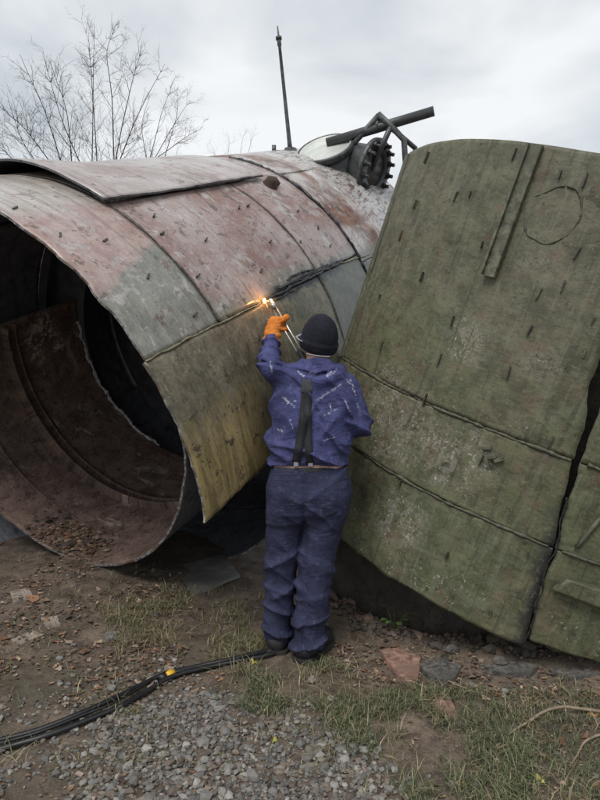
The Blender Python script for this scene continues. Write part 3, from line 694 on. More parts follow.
def sections(p, S):
    """body of elliptical sections S: (z, cx, cy, half width, half depth)"""
    S = np.array(sorted(S)); z = p[:, 2]
    cx, cy, a, b = (np.interp(z, S[:, 0], S[:, i]) for i in (1, 2, 3, 4))
    k = (np.abs((p[:, 0] - cx) / a) ** 2.3 + np.abs((p[:, 1] - cy) / b) ** 2.3) ** (1 / 2.3)
    d = (k - 1) * np.minimum(a, b)
    return np.maximum(d, np.maximum(S[0, 0] - z, z - S[-1, 0]))
def sdf_obj(name, fn, lo, hi, h, mat, parent=None, loc=None, relax=1):
    V, Fc = surface_nets(fn, lo, hi, h)
    E_ = np.concatenate([Fc[:, [0, 1]], Fc[:, [1, 2]], Fc[:, [2, 3]], Fc[:, [3, 0]]])
    for _ in range(relax):
        acc = np.zeros_like(V); c = np.zeros(len(V)); np.add.at(acc, E_[:, 0], V[E_[:, 1]]); np.add.at(c, E_[:, 0], 1); np.add.at(acc, E_[:, 1], V[E_[:, 0]]); np.add.at(c, E_[:, 1], 1)
        V = .5 * V + .5 * acc / np.maximum(c, 1)[:, None]
    return obj(name, V, Fc, mat, parent, True, loc)

# joints (photo pixel, depth)
YM = 3.05
J = dict(hipL=W(289, 490, 3.06), hipR=W(329, 490, 3.05), kneeL=W(282, 560, 3.11), kneeR=W(316, 562, 3.06),
         ankL=W(277, 632, 3.15), ankR=W(308, 640, 3.05), shL=W(287, 381, 3.06), elL=W(270, 369, 2.99), wrL=W(272, 340, 3.20),
         shR=W(345, 388, 3.06), elR=W(360, 424, 3.02), wrR=W(352, 428, 3.26), head=W(319, 339, 3.10), neck=W(316, 368, 3.07))
hand = W(275, 326, 3.28)
gL, gR = (float(ground_h(J[k][0], J[k][1])) for k in ('ankL', 'ankR'))
man_loc = np.array([J['ankL'][0] * .5 + J['ankR'][0] * .5, 3.08, min(gL, gR)])
def zpx(v, y=YM): return float(W(300, v, y)[2])
def xpx(u, v=430, y=YM): return float(W(u, v, y)[0])
mpx = 1 / F * 3.06                                             # metres per photo pixel at the man
TORSO = [(zpx(464.5), xpx(309), 3.055, 37.6 * mpx, .124), (zpx(457), xpx(309), 3.05, 40.5 * mpx, .138), (zpx(440), xpx(310), 3.05, 41.5 * mpx, .145),
         (zpx(412), xpx(311), 3.05, 41 * mpx, .145), (zpx(392), xpx(313), 3.055, 40 * mpx, .135), (zpx(378), xpx(314), 3.06, 33 * mpx, .115),
         (zpx(368), xpx(315), 3.065, 23 * mpx, .095), (zpx(358), xpx(316), 3.07, 15 * mpx, .080)]
def shrink(S, d, dz=0): return [(z, x, y, a - d, b - d) for z, x, y, a, b in S]
hands = []
def hand_sdf(p, wrist, palm_c, along, acrossd, grip_r, scale=1.0):
    """gloved hand: palm plus four curled fingers and a thumb closing on a bar"""
    al = along / np.linalg.norm(along); ac = acrossd - al * (acrossd @ al); ac /= np.linalg.norm(ac); nm = np.cross(al, ac)   # nm: towards the palm side
    d = np.minimum(cone(p, palm_c - al * .035 - ac * .018, palm_c + al * .030 - ac * .030, .019, .017), cone(p, palm_c - al * .035 + ac * .012, palm_c + al * .034 + ac * .028, .021, .017))
    d = smin(d, cone(p, palm_c - al * .03, palm_c + al * .034, .021, .019), .015)
    d = smin(d, cone(p, wrist, palm_c - al * .03, .034, .026), .02)
    for i, (o, L) in enumerate(((-.033, .030), (-.011, .036), (.011, .040), (.032, .036))):
        b0 = palm_c + al * .038 + ac * o; b1 = b0 + al * L * .75 + nm * .012; b2 = b1 + nm * L * .85 - al * .004; b3 = b2 - al * L * .7 + nm * .002
        f = np.minimum(np.minimum(cone(p, b0, b1, .0125, .012), cone(p, b1, b2, .012, .011)), cone(p, b2, b3, .011, .0095))
        d = smin(d, f, .004)
    t0 = palm_c - al * .02 + ac * .034; t1 = t0 + ac * .026 + nm * .02 + al * .022; t2 = t1 + nm * .028 + al * .022 - ac * .012
    d = smin(d, np.minimum(cone(p, t0, t1, .015, .013), cone(p, t1, t2, .013, .011)), .006)
    return d
bar_dir = W(300, 352, 3.14) - W(273, 304, 3.36)
HL_al = np.array([.22, .50, .62]); HL_ac = np.array([1., -.1, 0]); HR_al = np.array([-.05, .9, .1]); HR_ac = np.array([-1., 0, .1])
handR = J['wrR'] + np.array([-.01, .10, .01])
TH1, TH2 = W(282, 320, 3.262), W(286.5, 317.5, 3.285)
def glove_L(p, g=0.0):
    d = hand_sdf(p, J['wrL'] + np.array([0, .02, .01]), hand, HL_al, HL_ac, .01)
    d = smin(d, np.minimum(cone(p, hand + np.array([.012, -.012, -.012]), TH1, .020, .017), cone(p, TH1, TH2, .017, .013)), .010)
    cuff = np.maximum(cone(p, J['wrL'] - np.array([0, .01, .012]), J['wrL'] + np.array([0, .035, .045]), .047, .038), -9); d = smin(d, cuff, .012)
    return d - g + .0035 * np.sin(150 * p[:, 2] + 30 * p[:, 0]) * smooth(hand[2] - .005, hand[2] - .04, p[:, 2])
def glove_R(p, g=0.0): return hand_sdf(p, J['wrR'] + np.array([0, .02, 0]), handR, HR_al, HR_ac, .01) - g

# ---- cloth materials
def cloth(name, c, marks=None, rough=.9, crease=1.0, fade=.5):
    m = NT(name); o = m.c.outputs['Object']; n = m.noise(o, 6, 7, .65, .4); f = m.noise(o, 210, 4, .75); p_ = m.noise(o, 38, 7, .75)
    w = m.noise(m.map(o, (4, 4, 11), rot=(0, .3, 0)), 1.3, 3, .5, .8); w2 = m.noise(m.map(o, (10, 6, 5), rot=(0, .7, 0)), 1.2, 3, .5, .8)
    cc = m.mix(m.step(n, .34, .66), tuple(q * .62 for q in c), tuple(q * 1.25 for q in c))
    cc = m.mix(m.math('MULTIPLY', m.step(p_, .50, .68), fade), cc, tuple(q * 1.5 + .035 for q in c))
    cc = m.mix(m.math('MULTIPLY', m.step(m.noise(o, 3.2, 6, .7, .5), .52, .66), fade), cc, tuple(q * .5 + .012 for q in c))
    cc = m.mix(m.math('MULTIPLY', m.step(f, .4, .7), .35), cc, tuple(q * 1.8 for q in c))
    ridge = m.math('ABSOLUTE', m.math('SUBTRACT', w, .5)); ridge2 = m.math('ABSOLUTE', m.math('SUBTRACT', w2, .5))
    w = m.math('MULTIPLY', m.math('ADD', m.step(ridge, .12, 0.0), m.math('MULTIPLY', m.step(ridge2, .10, 0.0), .7)), 1.6 * crease)
    if marks:
        x, y, z = m.sep(o)
        tot = None
        for (x0, z0, x1, z1, r) in marks:      # worn paint strokes on the back
            dx, dz = x1 - x0, z1 - z0; L2 = dx * dx + dz * dz + 1e-9
            tt = m.math('MULTIPLY_ADD', m.math('SUBTRACT', x, x0), dx / L2, m.math('MULTIPLY', m.math('SUBTRACT', z, z0), dz / L2))
            k = m.n.new('ShaderNodeClamp'); m.l.new(tt, k.inputs[0]); tt = k.outputs[0]
            ex = m.math('SUBTRACT', x, m.math('MULTIPLY_ADD', tt, dx, x0)); ez = m.math('SUBTRACT', z, m.math('MULTIPLY_ADD', tt, dz, z0))
            d = m.math('SQRT', m.math('ADD', m.math('MULTIPLY', ex, ex), m.math('MULTIPLY', ez, ez)))
            d = m.math('MULTIPLY_ADD', m.math('SUBTRACT', m.noise(o, 55, 4, .7), .5), .030, d)
            s_ = m.step(d, r * 1.15, r * .55); tot = s_ if tot is None else m.math('MAXIMUM', tot, s_)
        back = m.step(y, .02, -.01)
        cc = m.mix(m.math('MULTIPLY', m.math('MULTIPLY', m.math('MULTIPLY', tot, m.step(m.noise(o, 90, 3, .7), .38, .58)), back), .62), cc, (.50, .52, .60))
        dust = m.math('MULTIPLY', m.step(m.noise(o, 9, 7, .75), .52, .66), .5); cc = m.mix(dust, cc, tuple(q * 2.0 + .02 for q in c))
    return m.fin(cc, rough, m.math('ADD', m.math('MULTIPLY', f, .5), m.math('ADD', m.math('MULTIPLY', p_, .7), w)), .5, .006, 0, .2)
def mk(u0, v0, u1, v1, r):                     # stroke in the man's own coordinates
    a, b = W(u0, v0, 2.93) - man_loc, W(u1, v1, 2.93) - man_loc; return (a[0], a[2], b[0], b[2], r)
marks = [mk(327, 376, 332, 372, .006), mk(333, 374, 337, 370, .005), mk(318, 399, 341, 385, .0045), mk(351, 381, 355, 387, .006), mk(353, 388, 357, 397, .004), mk(347, 379, 351, 384, .004),
         mk(283, 398, 294, 406, .006), mk(287, 404, 297, 400, .003), mk(278, 430, 283, 432, .005), mk(330, 405, 332, 412, .003), mk(310, 373, 316, 374, .004), mk(270, 362, 272, 372, .005), mk(298, 372, 304, 376, .004), mk(325, 415, 338, 409, .0035), mk(345, 400, 350, 412, .004), mk(290, 420, 293, 428, .004), mk(322, 440, 334, 437, .0035), mk(358, 405, 362, 416, .004)]
M['jacket'] = cloth('jacket_cloth', (.053, .057, .146), marks, .9, .45)
M['trousers'] = cloth('trouser_cloth', (.030, .033, .068), None, .9, .4, .6)
M['cap'] = cloth('knit_wool', (.016, .017, .025), None, .9, 0.0, .2); M['strap'] = simple('strap_webbing', (.018, .019, .024), .8, 60, .3)
M['glove'] = cloth('orange_glove', (.60, .19, .03), None, .8, .6, .35); M['boot'] = simple('boot_leather', (.022, .022, .024), .55, 30, .4)
M['sole'] = simple('boot_sole', (.03, .028, .026), .8, 30, .3); M['skin'] = simple('skin', (.55, .32, .24), .5, 30, .08, .1)
M['shirt'] = cloth('undershirt', (.42, .28, .24)); M['lens'] = simple('goggle_plastic', (.30, .32, .36), .25, 20, .1)
M['brass'] = simple('torch_tube', (.55, .53, .48), .3, 30, .15, metal=.8); M['band'] = simple('mask_band', (.42, .42, .42), .8, 30, .1)

Hc = J['head']
fdir = np.array([-.42, .86, .22]); fdir /= np.linalg.norm(fdir)          # he looks up and left at the flame
hr = np.cross(fdir, [0, 0, 1.]); hr /= np.linalg.norm(hr); hu = np.cross(hr, fdir); HM = np.stack([hr, fdir, hu], 1)
def body_fn(p):
    d = ell(p, Hc, (.076, .095, .105), HM)
    d = smin(d, ell(p, Hc + fdir * .035 - hu * .060, (.055, .062, .058), HM), .03)                     # jaw
    d = smin(d, cone(p, Hc + fdir * .092 + hu * .005, Hc + fdir * .112 - hu * .028, .010, .016), .012)  # nose
    d = smin(d, cone(p, Hc + fdir * .093 - hu * .055 - hr * .02, Hc + fdir * .093 - hu * .055 + hr * .02, .007, .007), .008)  # lips
    d = smin(d, cone(p, Hc + fdir * .085 + hu * .028 - hr * .035, Hc + fdir * .085 + hu * .028 + hr * .035, .010, .010), .012)  # brow
    for s_ in (-1, 1): d = smin(d, ell(p, Hc + hr * .078 * s_ - hu * .005, (.012, .022, .032), HM), .008)
    d = smin(d, cone(p, Hc - hu * .05 - fdir * .01, J['neck'], .052, .056), .03)
    d = smin(d, sections(p, shrink(TORSO, .028)[:-1]), .03)
    for a, b, r0, r1 in (('shL', 'elL', .046, .038), ('elL', 'wrL', .038, .027), ('shR', 'elR', .05, .04), ('elR', 'wrR', .04, .028), ('hipL', 'kneeL', .07, .05), ('hipR', 'kneeR', .075, .052), ('kneeL', 'ankL', .05, .036), ('kneeR', 'ankR', .05, .036)):
        d = smin(d, cone(p, J[a], J[b], r0, r1), .03)
    d = smin(d, ell(p, (J['hipL'] + J['hipR']) / 2 + np.array([0, 0, .03]), (.15, .10, .10)), .04)
    d = smin(d, glove_L(p, -.004), .01); d = smin(d, glove_R(p, -.004), .01)
    for k in ('ankL', 'ankR'): d = smin(d, cone(p, J[k] - np.array([0, 0, .045]), J[k] + np.array([.02, .10, -.065]), .03, .025), .02)
    return d
lo, hi = np.array([-.34, 2.85, -.05]), np.array([.42, 3.55, 1.88])
man = sdf_obj('person', body_fn, lo, hi, .011, M['skin'], None, man_loc)
tag(man, 'person in navy work clothes and dark knit cap, seen from behind, flame cutting the hull', 'person')
for s_ in (-1, 1):
    q = Hc + fdir * .090 + hu * .010 + hr * .031 * s_
    v, f = lathe(q - fdir * .012, fdir, [(.001, .022), (.006, .021), (.011, .014), (.012, .008), (.001, .0)], 12)
    obj('eye', v, f, simple('eye_white', (.7, .68, .65), .2, 10, .05), man)
def jacket_fn(p):
    d = sections(p, TORSO)
    d = smin(d, np.minimum(cone(p, J['shL'], J['elL'], .074, .060), cone(p, J['elL'], J['wrL'], .058, .040)), .045)
    d = smin(d, np.minimum(cone(p, J['shR'], J['elR'], .076, .064), cone(p, J['elR'], J['wrR'], .062, .042)), .040)
    # hood lying rolled on the shoulders
    n = J['neck']
    roll = np.full(len(p), 9.)
    C = [n + np.array(q) for q in ((-.115, .02, -.012), (-.108, -.045, -.022), (-.06, -.108, -.045), (0, -.128, -.062), (.06, -.112, -.050), (.112, -.05, -.026), (.118, .02, -.012))]
    for i in range(6): roll = np.minimum(roll, cone(p, C[i], C[i + 1], .038, .038))
    d = smin(d, roll, .022)
    d = smin(d, cone(p, n + np.array([.0, -.112, -.07]), n + np.array([-.03, -.128, -.118]), .040, .016), .03)
    d = smin(d, np.minimum(cone(p, n + np.array([-.10, -.06, -.04]), n + np.array([-.035, -.128, -.11]), .022, .018), cone(p, n + np.array([.10, -.07, -.04]), n + np.array([-.025, -.128, -.11]), .022, .018)), .012)
    d = d + .016 * np.exp(-((p[:, 2] - n[2] + .035 - .25 * np.abs(p[:, 0] - n[0])) / .010) ** 2) * (p[:, 1] < 3.0)
    # folds
    z = p[:, 2]; x = p[:, 0]
    w1 = fbm(p * np.array([1, 1, 1.6]), 5, 3, 2)
    rid = lambda q: (1 - np.abs(np.sin(q))) ** 2.2 - .25                  # narrow ridges, wide hollows
    wl = fbm(p, 2.2, 33, 2); am = smooth(-.5, .5, fbm(p, 4.5, 35, 2)); am2 = smooth(-.4, .5, fbm(p, 4.5, 45, 2))
    fold = -.024 * rid(20 * (z + .22 * x) + 2.4 * wl) * smooth(zpx(405), zpx(452), z) * (.35 + .65 * am)
    fold = fold - .018 * rid(15 * (x * .9 - z * .8) + 2.2 * wl) * smooth(zpx(455), zpx(415), z) * am - .015 * rid(17 * (x * .8 + z * .9) + 2.5 * wl + 1) * am2
    arm = np.minimum(cone(p, J['elL'], J['wrL'], .05, .05), cone(p, J['elR'], J['elR'] + np.array([0, .1, 0]), .06, .06))
    fold = fold - .018 * rid(44 * (z * .8 + p[:, 1] * .5 + .3 * x) + 2 * wl) * smooth(.06, 0, arm)
    fold = fold + .004 * fbm(p, 12, 9, 3)
    d = d + fold
    hem = cone(p, np.array([0, 0, 0.]), np.array([0, 0, .1]), 0, 0) * 0 + 9
    d = np.maximum(d, zpx(463.3) + .009 * np.sin(9 * x + 1) * np.cos(5 * x) - z)
    # neck opening and cuffs
    d = np.maximum(d, -cone(p, n + np.array([0, .01, .0]), n + np.array([.01, .03, .15]), .060, .065))
    d = np.maximum(d, ((p - J['wrL']) @ ((J['wrL'] - J['elL']) / np.linalg.norm(J['wrL'] - J['elL']))) - .012 - 9 * (np.linalg.norm(p - J['wrL'], axis=1) > .12))
    return d
sdf_obj('jacket', jacket_fn, (-.30, 2.84, .93), (.42, 3.36, 1.72), .006, M['jacket'], man)
def trousers_fn(p):
    z = p[:, 2]; x = p[:, 0]
    hl, hr_, kl, kr = J['hipL'], J['hipR'], J['kneeL'], J['kneeR']
    pelv = sections(p, [(zpx(462), xpx(309), 3.055, 37.5 * mpx, .121), (zpx(474), xpx(308.5), 3.05, 39.8 * mpx, .130), (zpx(492), xpx(307.5), 3.045, 41 * mpx, .138), (zpx(510), xpx(306.5), 3.05, 40 * mpx, .125), (zpx(520), xpx(306), 3.055, 36 * mpx, .09)])
    offL, offR = np.array([-.004, 0, 0]), np.array([.004, 0, 0])
    L_ = smin(cone(p, hl + offL, kl, .100, .091), cone(p, kl, J['ankL'] + np.array([0, 0, -.02]), .091, .079), .02)
    R_ = smin(cone(p, hr_ + offR, kr, .106, .098), cone(p, kr, J['ankR'] + np.array([0, 0, -.03]), .098, .087), .02)
    legs = smin(L_, R_, .008)
    d = smin(pelv, legs, .045)
    w1 = fbm(p, 6, 4, 2); w2 = fbm(p, 3, 14, 2)
    sgn = np.where(L_ < R_, 1., -1.)
    ph = z + sgn * .22 * x
    rid = lambda q: (1 - np.abs(np.sin(q))) ** 2.2 - .25
    w3 = fbm(p, 11, 24, 2); wl = fbm(p, 2.0, 53, 2); am = smooth(-.55, .4, fbm(p, 4.2, 55, 2)); am2 = smooth(-.4, .5, fbm(p, 4.2, 65, 2))
    stack = -.028 * rid(31 * ph + 2.2 * wl) * smooth(zpx(568), zpx(625), z) * (.4 + .6 * am) - .022 * rid(18 * (z - sgn * .55 * x) + 2.2 * wl) * smooth(zpx(520), zpx(555), z) * smooth(zpx(615), zpx(590), z) * am
    seat = -.017 * rid(13 * (z - .9 * x) + 2 * wl) * smooth(zpx(560), zpx(520), z) * am2 - .013 * rid(22 * (z + .7 * x) + 2.5 * wl + 2) * am * smooth(zpx(480), zpx(510), z)
    drape = .003 * w3
    cleft = .020 * np.exp(-((x - xpx(304)) / .014) ** 2) * smooth(3.03, 2.97, p[:, 1]) * smooth(zpx(475), zpx(505), z)
    d = d + stack + seat + drape + cleft
    pocket = (np.abs((x - xpx(329)) + .45 * (z - zpx(505))) < .034) & (np.abs(z - zpx(503) - .35 * (x - xpx(329))) < .035) & (p[:, 1] < 3.0)
    d = d - .005 * pocket
    bot = np.where(L_ < R_, gL + .055, gR + .066) + .006 * np.sin(30 * x)
    return np.maximum(np.maximum(d, z - zpx(465)), bot - z)
sdf_obj('trousers', trousers_fn, (-.32, 2.84, .0), (.32, 3.34, zpx(458)), .0062, M['trousers'], man)
sdf_obj('undershirt', lambda p: np.maximum(sections(p, [(zpx(478), xpx(309), 3.055, 35 * mpx, .112), (zpx(455), xpx(309), 3.055, 36.8 * mpx, .121), (zpx(440), xpx(309), 3.055, 35 * mpx, .112)]) + .004 * np.sin(60 * p[:, 0]), -9), (-.26, 2.86, .9), (.32, 3.24, 1.2), .01, M['shirt'], man)
# belt
an = np.linspace(0, 2 * math.pi, 61)
V, Fc = [], []
for r_, zz in ((1.03, 471.5), (1.065, 471.2), (1.055, 464.6), (1.02, 464.3)):
    for q in an[:-1]: V.append((xpx(309) + 36.8 * mpx * r_ * math.cos(q), 3.055 + .119 * r_ * math.sin(q), zpx(zz) + .004 * math.sin(3 * q)))
for i in range(3):
    for k in range(60): Fc.append((i * 60 + k, i * 60 + (k + 1) % 60, (i + 1) * 60 + (k + 1) % 60, (i + 1) * 60 + k))
obj('belt', np.array(V), Fc, M['strap'], man)
# suspenders: straps laid on the back
def back_y(x, z):
    ys = np.linspace(2.80, 3.1, 121); p = np.stack([np.full(121, x), ys, np.full(121, z)], 1); dd = jacket_fn(p)
    i = np.argmax(dd < 0); return float(ys[i]) if (dd < 0).any() else 3.0
def strap(pts, hw, name='suspender', parent=None):
    px = spline([(u, v, 0) for u, v in pts], 26); L = []
    for u, v, _ in px:
        x, z = xpx(u, v, 2.92), zpx(v, 2.92); L.append((x, back_y(x, z), z))
    L = np.array(L)
    for _ in range(4): L[1:-1, 1] = np.minimum(L[1:-1, 1], .5 * (L[:-2, 1] + L[2:, 1]))
    T = np.gradient(L, axis=0); T /= np.linalg.norm(T, axis=1)[:, None]; n = np.array([0, -1, .0]); S_ = np.cross(T, n); S_ /= np.linalg.norm(S_, axis=1)[:, None]
    V = np.concatenate([L + S_ * hw + n * .004, L - S_ * hw + n * .004, L - S_ * hw - n * .02, L + S_ * hw - n * .02]); m = len(L); Fc = []
    for i in range(m - 1):
        for k in range(4):
            a, b = k * m + i, ((k + 1) % 4) * m + i; Fc.append((a, a + 1, b + 1, b))
    Fc += [(0, m, 2 * m, 3 * m), (m - 1, 4 * m - 1, 3 * m - 1, 2 * m - 1)]
    return obj(name, V, Fc, M['strap'], parent or man, True)
strap([(306, 388), (304, 410), (301, 435), (296, 463)], .021); strap([(308, 388), (307.5, 412), (308, 438), (310, 464)], .020)
x, z = xpx(307, 386, 2.92), zpx(386, 2.92); yb = back_y(x, z)
v, f = box((x, yb - .004, z), (1, 0, 0), (0, 0, 1), (0, 1, 0), .027, .030, .006, .3); obj('strap_patch', v, f, simple('patch_leather', (.05, .052, .062), .6, 40, .3), man, False)
for u in (296, 310.5):
    x, z = xpx(u, 464, 2.93), zpx(464, 2.93); v, f = box((x, 2.928, z), (1, 0, 0), (0, 0, 1), (0, 1, 0), .011, .012, .006, .3); obj('clip', v, f, M['lens'], man, False)
# cap
def cap_fn(p):
    q = p - Hc; loc_ = q @ HM; an = np.arctan2(loc_[:, 0], loc_[:, 1])
    R_ = np.array([.093, .110, .122]); d = ell(p, Hc + hu * .004 - fdir * .004, R_, HM) + .0022 * np.sin(an * 46) + .004 * fbm(p, 12, 2, 2)
    band = np.maximum(ell(p, Hc - fdir * .004, R_ + .006, HM), np.abs(loc_[:, 2] + .028 - .12 * loc_[:, 1]) - .026)
    d = np.minimum(d, band); d = np.maximum(d, -(loc_[:, 2] + .055 - .12 * loc_[:, 1] - .0)) if True else d
    return np.maximum(d, -ell(p, Hc, (.077, .096, .106), HM))
sdf_obj('knit_cap', cap_fn, Hc - .16, Hc + .16, .0055, M['cap'], man)
pts = [Hc + HM @ np.array([.094 * math.sin(q), .112 * math.cos(q), -.066]) for q in np.linspace(3.0, 4.3, 22)]
v, f = tube(pts, .0032, 6); obj('mask_strap', v, f, M['band'], man)
# safety glasses: temple arms and lenses
gv = []
for s_ in (-1, 1):
    gv.append(tube([Hc + HM @ np.array(q) for q in ((.098 * s_, -.01, -.012), (.098 * s_, .04, -.010), (.088 * s_, .085, -.008), (.04 * s_, .112, -.006), (0, .116, -.004))], [.003, .0035, .006, .014, .006], 8))
v, f = join(gv); obj('safety_glasses', v, f, M['lens'], man)
sdf_obj('glove', lambda p: glove_L(p, .003) + .004 * fbm(p, 26, 2, 3), hand - .14, hand + .14, .0042, M['glove'], man)
sdf_obj('glove', lambda p: glove_R(p, .003), handR - .16, handR + .15, .006, M['glove'], man)
# boots
def boot(k, g, dirv):
    a = J[k]; dv = np.array(dirv, float); dv /= np.linalg.norm(dv); rt = np.array([dv[1], -dv[0], 0])
    heel = np.array([a[0], a[1], g]) - dv * .075; toe = heel + dv * .30
    up = np.array([0, 0, 1.])
    def fn(p):
        d = smin(cone(p, heel + dv * .045 + up * .062, toe - dv * .05 + up * .050, .055, .052), cone(p, heel + dv * .062 + up * .07, a + up * .02, .050, .042), .03)
        return np.maximum(d + .003 * fbm(p, 20, 3, 2), g + .022 - p[:, 2])
    lo_ = np.minimum(heel, toe) - .1; hi_ = np.maximum(heel, toe) + .1; hi_[2] = a[2] + .14; lo_[2] = g - .01
    b = sdf_obj('boot', fn, lo_, hi_, .007, M['boot'], man)
    pr = [(-.045, 0), (-.040, .03), (-.02, .046), (.06, .042), (.14, .048), (.19, .042), (.215, .02), (.222, 0)]
    out = [heel + dv * q * 1.22 + dv * .04 + rt * w * 1.3 for q, w in pr] + [heel + dv * q * 1.22 + dv * .04 - rt * w * 1.3 for q, w in pr[::-1][1:-1]]
    n = len(out); V = np.array([o + up * zz for zz in (.002, .026) for o in out]); Fc = [(i, (i + 1) % n, n + (i + 1) % n, n + i) for i in range(n)] + [tuple(range(n - 1, -1, -1)), tuple(range(n, 2 * n))]
    obj('sole', V, Fc, M['sole'], b, False)
boot('ankL', gL, (-.12, 1, 0)); boot('ankR', gR, (.62, 1, 0))

# ------------------------------------------------------------------ cutting torch and flame
tipL = LH.P(.0, d2(24.6), HR_)
h0, h1, h2 = W(273, 305, 3.38), W(281, 320, 3.315), W(301, 354, 3.14)
off = np.array([.010, -.004, .006])
torch = thing('cutting_torch', h2, 'silver twin-tube cutting torch held against the hull seam', 'cutting torch')
for s_ in (-1, 1):
    v, f = tube([h0 + off * s_ * .7, h1 + off * s_, h2 + off * s_], .0055, 8); obj('gas_tube', v, f, M['brass'], torch)
tp = tipL + LH.N(d2(24.6)) * .03
v, f = tube([h0, h0 + (tp - h0) * .35 + np.array([0, 0, .012]), tp + (h0 - tp) * .25], [.013, .012, .006], 10); obj('nozzle', v, f, M['brass'], torch)
v, f = tube([h0 - (h1 - h0) * .12, h0 + (h1 - h0) * .2], .016, 10); obj('torch_head', v, f, M['brass'], torch)
v, f = tube([h2 + (h1 - h2) * .1, h2, h2 + (h2 - h1) * .5], [.014, .016, .014], 10); obj('handle', v, f, M['strap'], torch)
def emis(name, c, s):
    m = bpy.data.materials.new(name); m.use_nodes = True; b = m.node_tree.nodes['Principled BSDF']
    b.inputs['Base Color'].default_value = (0, 0, 0, 1); b.inputs['Emission Color'].default_value = (*c, 1); b.inputs['Emission Strength'].default_value = s; return m
fc = tipL + LH.N(d2(24.6)) * .016
flame = thing('cutting_flame', fc, 'small orange white flame at the cut seam above the glove', 'flame')
v, f = lathe(fc - np.array([0, 0, .016]), (0, 0, 1), [(.001, .003), (.006, .007), (.0095, .016), (.006, .025), (.001, .029)], 14); v = v + .004 * np.stack([vnoise(v, 90, i) for i in range(3)], -1)
obj('core', v, f, emis('flame_core', (1.0, .42, .13), 6), flame)
for i in range(9):
    dv = rng.normal(size=3); dv /= np.linalg.norm(dv); nn = LH.N(d2(24.6)); dv = dv + nn * .6 + np.array([0, 0, -.3]); L = rng.uniform(.01, .04)
    a = fc + dv * rng.uniform(.012, .03); b = a + dv * L * rng.uniform(.15, .5)
    v, f = tube([a, b], [.0011, .0006], 4); obj('spark', v, f, emis('spark_%d' % i, (1.0, .35, .08), 4) if i == 0 else bpy.data.materials['spark_0'], flame)
pl = bpy.data.lights.new('flame_light', 'POINT'); pl.energy = .5; pl.color = (1.0, .48, .16); pl.shadow_soft_size = .02
plo = bpy.data.objects.new('flame_light', pl); col.objects.link(plo); plo.parent = flame; plo.location = tuple(LH.N(d2(24.6)) * .05)

# ------------------------------------------------------------------ ground cover
def proj(p):
    q = np.asarray(p, float) - CAM
    fw = q[..., 1] * math.cos(PITCH) - q[..., 2] * math.sin(PITCH); up = q[..., 1] * math.sin(PITCH) + q[..., 2] * math.cos(PITCH)
    fw = np.maximum(fw, .05); return np.stack([300 + F * q[..., 0] / fw, 400 - F * up / fw], -1)
def inpoly(P2, poly):
    x, y = P2[:, 0], P2[:, 1]; ins = np.zeros(len(P2), bool); n = len(poly)
    for i in range(n):
        (x0, y0), (x1, y1) = poly[i], poly[(i + 1) % n]
        c = ((y0 > y) != (y1 > y)) & (x < (x1 - x0) * (y - y0) / (y1 - y0 + 1e-12) + x0); ins ^= c
    return ins
def ground_poly(px): return [tuple(G(u, v)[:2]) for u, v in px]
GR = ground_poly([(-260, 850), (0, 790), (70, 742), (125, 718), (160, 690), (200, 686), (250, 700), (300, 738), (360, 762), (405, 792), (440, 850), (460, 1050), (-400, 1050)])
GR2 = ground_poly([(-200, 720), (40, 690), (120, 655), (180, 660), (215, 690), (150, 720), (60, 760), (-200, 830)])
DRY = ground_poly([(95, 605), (140, 585), (180, 590), (240, 588), (285, 600), (285, 650), (240, 680), (180, 668), (120, 660)])
GREEN = ground_poly([(200, 700), (255, 662), (285, 668), (330, 662), (385, 690), (470, 690), (520, 720), (540, 780), (520, 860), (430, 850), (395, 785), (330, 755), (270, 720)])
RIGHT = ground_poly([(455, 690), (600, 690), (800, 700), (800, 1000), (500, 1000), (520, 760)])
LDIRT = ground_poly([(-300, 560), (60, 560), (130, 575), (180, 600), (150, 660), (60, 720), (-300, 800)])
UNDER = ground_poly([(330, 640), (420, 650), (520, 668), (700, 680), (700, 705), (500, 700), (380, 690), (320, 670)])
HOSE1 = [(287, 646), (266, 654), (228, 663), (196, 670), (168, 676), (142, 688), (112, 703), (76, 719), (38, 734), (0, 744), (-60, 758), (-160, 775)]
HOSE2 = [(286, 652), (256, 661), (210, 670), (172, 680), (148, 694), (122, 709), (92, 722), (48, 739), (0, 753), (-60, 768), (-160, 790)]
_hp = np.concatenate([spline([G(*q) for q in h], 90)[:, :2] for h in (HOSE1, HOSE2)])
def offhose(q): return np.array([((_hp - p) ** 2).sum(1).min() for p in q]) > .045 ** 2 if len(q) else np.zeros(0, bool)
def raw_obj(name, V, Fc, mat, colr=None, smooth_=False):
    V = np.asarray(V, float); Fc = np.asarray(Fc, int); k = Fc.shape[1]
    me = bpy.data.meshes.new(name); me.vertices.add(len(V)); me.vertices.foreach_set('co', V.ravel())
    me.loops.add(Fc.size); me.loops.foreach_set('vertex_index', Fc.ravel())
    me.polygons.add(len(Fc)); me.polygons.foreach_set('loop_start', np.arange(0, Fc.size, k))
    me.polygons.foreach_set('use_smooth', [smooth_] * len(Fc)); me.update(calc_edges=True)
    if colr is not None:
        at = me.color_attributes.new('tint', 'FLOAT_COLOR', 'POINT'); at.data.foreach_set('color', np.concatenate([colr, np.ones((len(V), 1))], 1).astype(np.float32).ravel())
    return link(name, me, mat)
